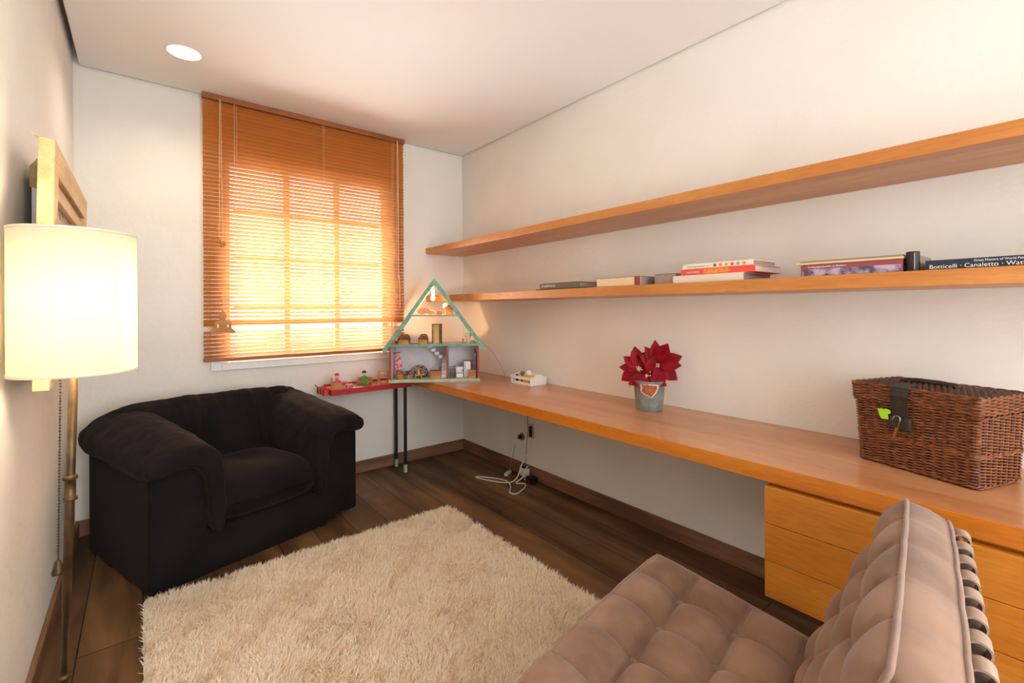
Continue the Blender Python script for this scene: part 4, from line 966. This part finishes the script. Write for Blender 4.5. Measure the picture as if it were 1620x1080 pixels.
    # seat: local cushion x->x, y-> towards the back
    Ts = Matrix.Translation((0, 0, .315)) @ Matrix.Rotation(PI, 4, 'Z') @ Matrix.Translation((-W, 0, 0)) @ Matrix.Rotation(-seat_rot, 4, 'X')
    cushion('seat_cushion', 5, 4, W, .625, .085, Ts, 1)
    # back: plane rising from behind the seat, reclined
    rec = math.radians(22)
    # basis: ex along x, ey up the back, ez = out of the front face (towards +y)
    ey = Vector((0, -math.sin(rec), math.cos(rec))); ez = Vector((0, math.cos(rec), math.sin(rec))); ex = ey.cross(ez)
    topf = Vector((.032, -.694, .770)); Lv = .56; th = .085
    base = topf-ey*Lv-ez*(th)
    Tb = Matrix(((ex.x, ey.x, ez.x, 0), (ex.y, ey.y, ez.y, 0), (ex.z, ey.z, ez.z, 0), (0, 0, 0, 1)))
    off = Vector((0, 0, 0)) if ex.x > 0 else Vector((W, 0, 0))
    Tb = Matrix.Translation(base+off) @ Tb
    cushion('back_cushion', 5, 4, W, Lv, th, Tb, 2)
    # steel frame top bar and the leather straps round it
    P = lambda x, up, out: base+Vector((x, 0, 0))+ey*up+ez*out
    MB().bar(P(.0, Lv-.045, -.030), P(W, Lv-.045, -.030), .045, .012, ey).build('top_bar', M['darkstrap'], t, bevel=.002)
    MB().bar(P(.0, .02, -.030), P(W, .02, -.030), .045, .012, ey).build('lower_bar', M['darkstrap'], t, bevel=.002)
    for x in (.03, W-.03):
        MB().bar(P(x, .0, -.030), P(x, Lv-.03, -.030), .035, .012, ez).build('back_upright', M['chrome'], t, bevel=.002)
    n = 10
    for k in range(n):
        x = .035+(W-.07)*k/(n-1); c = []
        def arc(r_, e): return [(.012+e, -.0295+r_)]+[(Lv-.028+r_*.95*math.sin(a), -.0295+r_*math.cos(a)) for a in [PI*q/10 for q in range(11)]]+[(.012+e, -.0295-r_)]
        pts = arc(.0178, 0)
        vs = []; fs = []
        for (up, out) in pts:
            for s_ in (-1, 1): vs.append(P(x+s_*.0195, up, out))
        nn = len(pts); m_ = len(vs)
        inn = arc(.0143, .001)
        for (up, out) in inn:
            for s_ in (-1, 1): vs.append(P(x+s_*.0195, up, out))
        for i in range(nn-1):
            a = 2*i; b = m_+2*i; fs += [(a, a+1, a+3, a+2), (b, b+2, b+3, b+1), (a, a+2, b+2, b), (a+1, b+1, b+3, a+3)]
        fs += [(0, m_, m_+1, 1), (m_-2, m_-1, 2*m_-1, 2*m_-2)]
        so = MB().add(vs, fs).build('strap', M['strap'], t, smooth=True); so.data.set_sharp_from_angle(angle=math.radians(40))
        MB().bar(P(x, Lv-.060, -.0487), P(x, Lv-.100, -.0487), .030, .003, ez).build('strap_end', M['darkstrap'], so)
    # seat rails + crossed legs (flat steel)
    for x in (.045, W-.045):
        pts = [(-.02, .262), (-.15, .235), (-.35, .205), (-.55, .185), (-.62, .17)]
        for a, b in zip(pts, pts[1:]): pass
        MB().tube([(x, a, b) for a, b in spline2(pts)], .009, 6).build('seat_rail', M['chrome'], t, smooth=True)
        MB().tube([(x, a, b) for a, b in spline2([(-.03, .250), (-.12, .19), (-.30, .12), (-.50, .06), (-.70, .010)])], .010, 6).build('leg', M['chrome'], t, smooth=True)
        MB().tube([(x, a, b) for a, b in spline2([(-.70, .50), (-.62, .30), (-.45, .16), (-.25, .08), (-.06, .010)])], .010, 6).build('leg', M['chrome'], t, smooth=True)
def spline2(pts):
    return [(v.x, v.y) for v in spline([(a, b, 0) for a, b in pts], 6)]
tufted_chair()
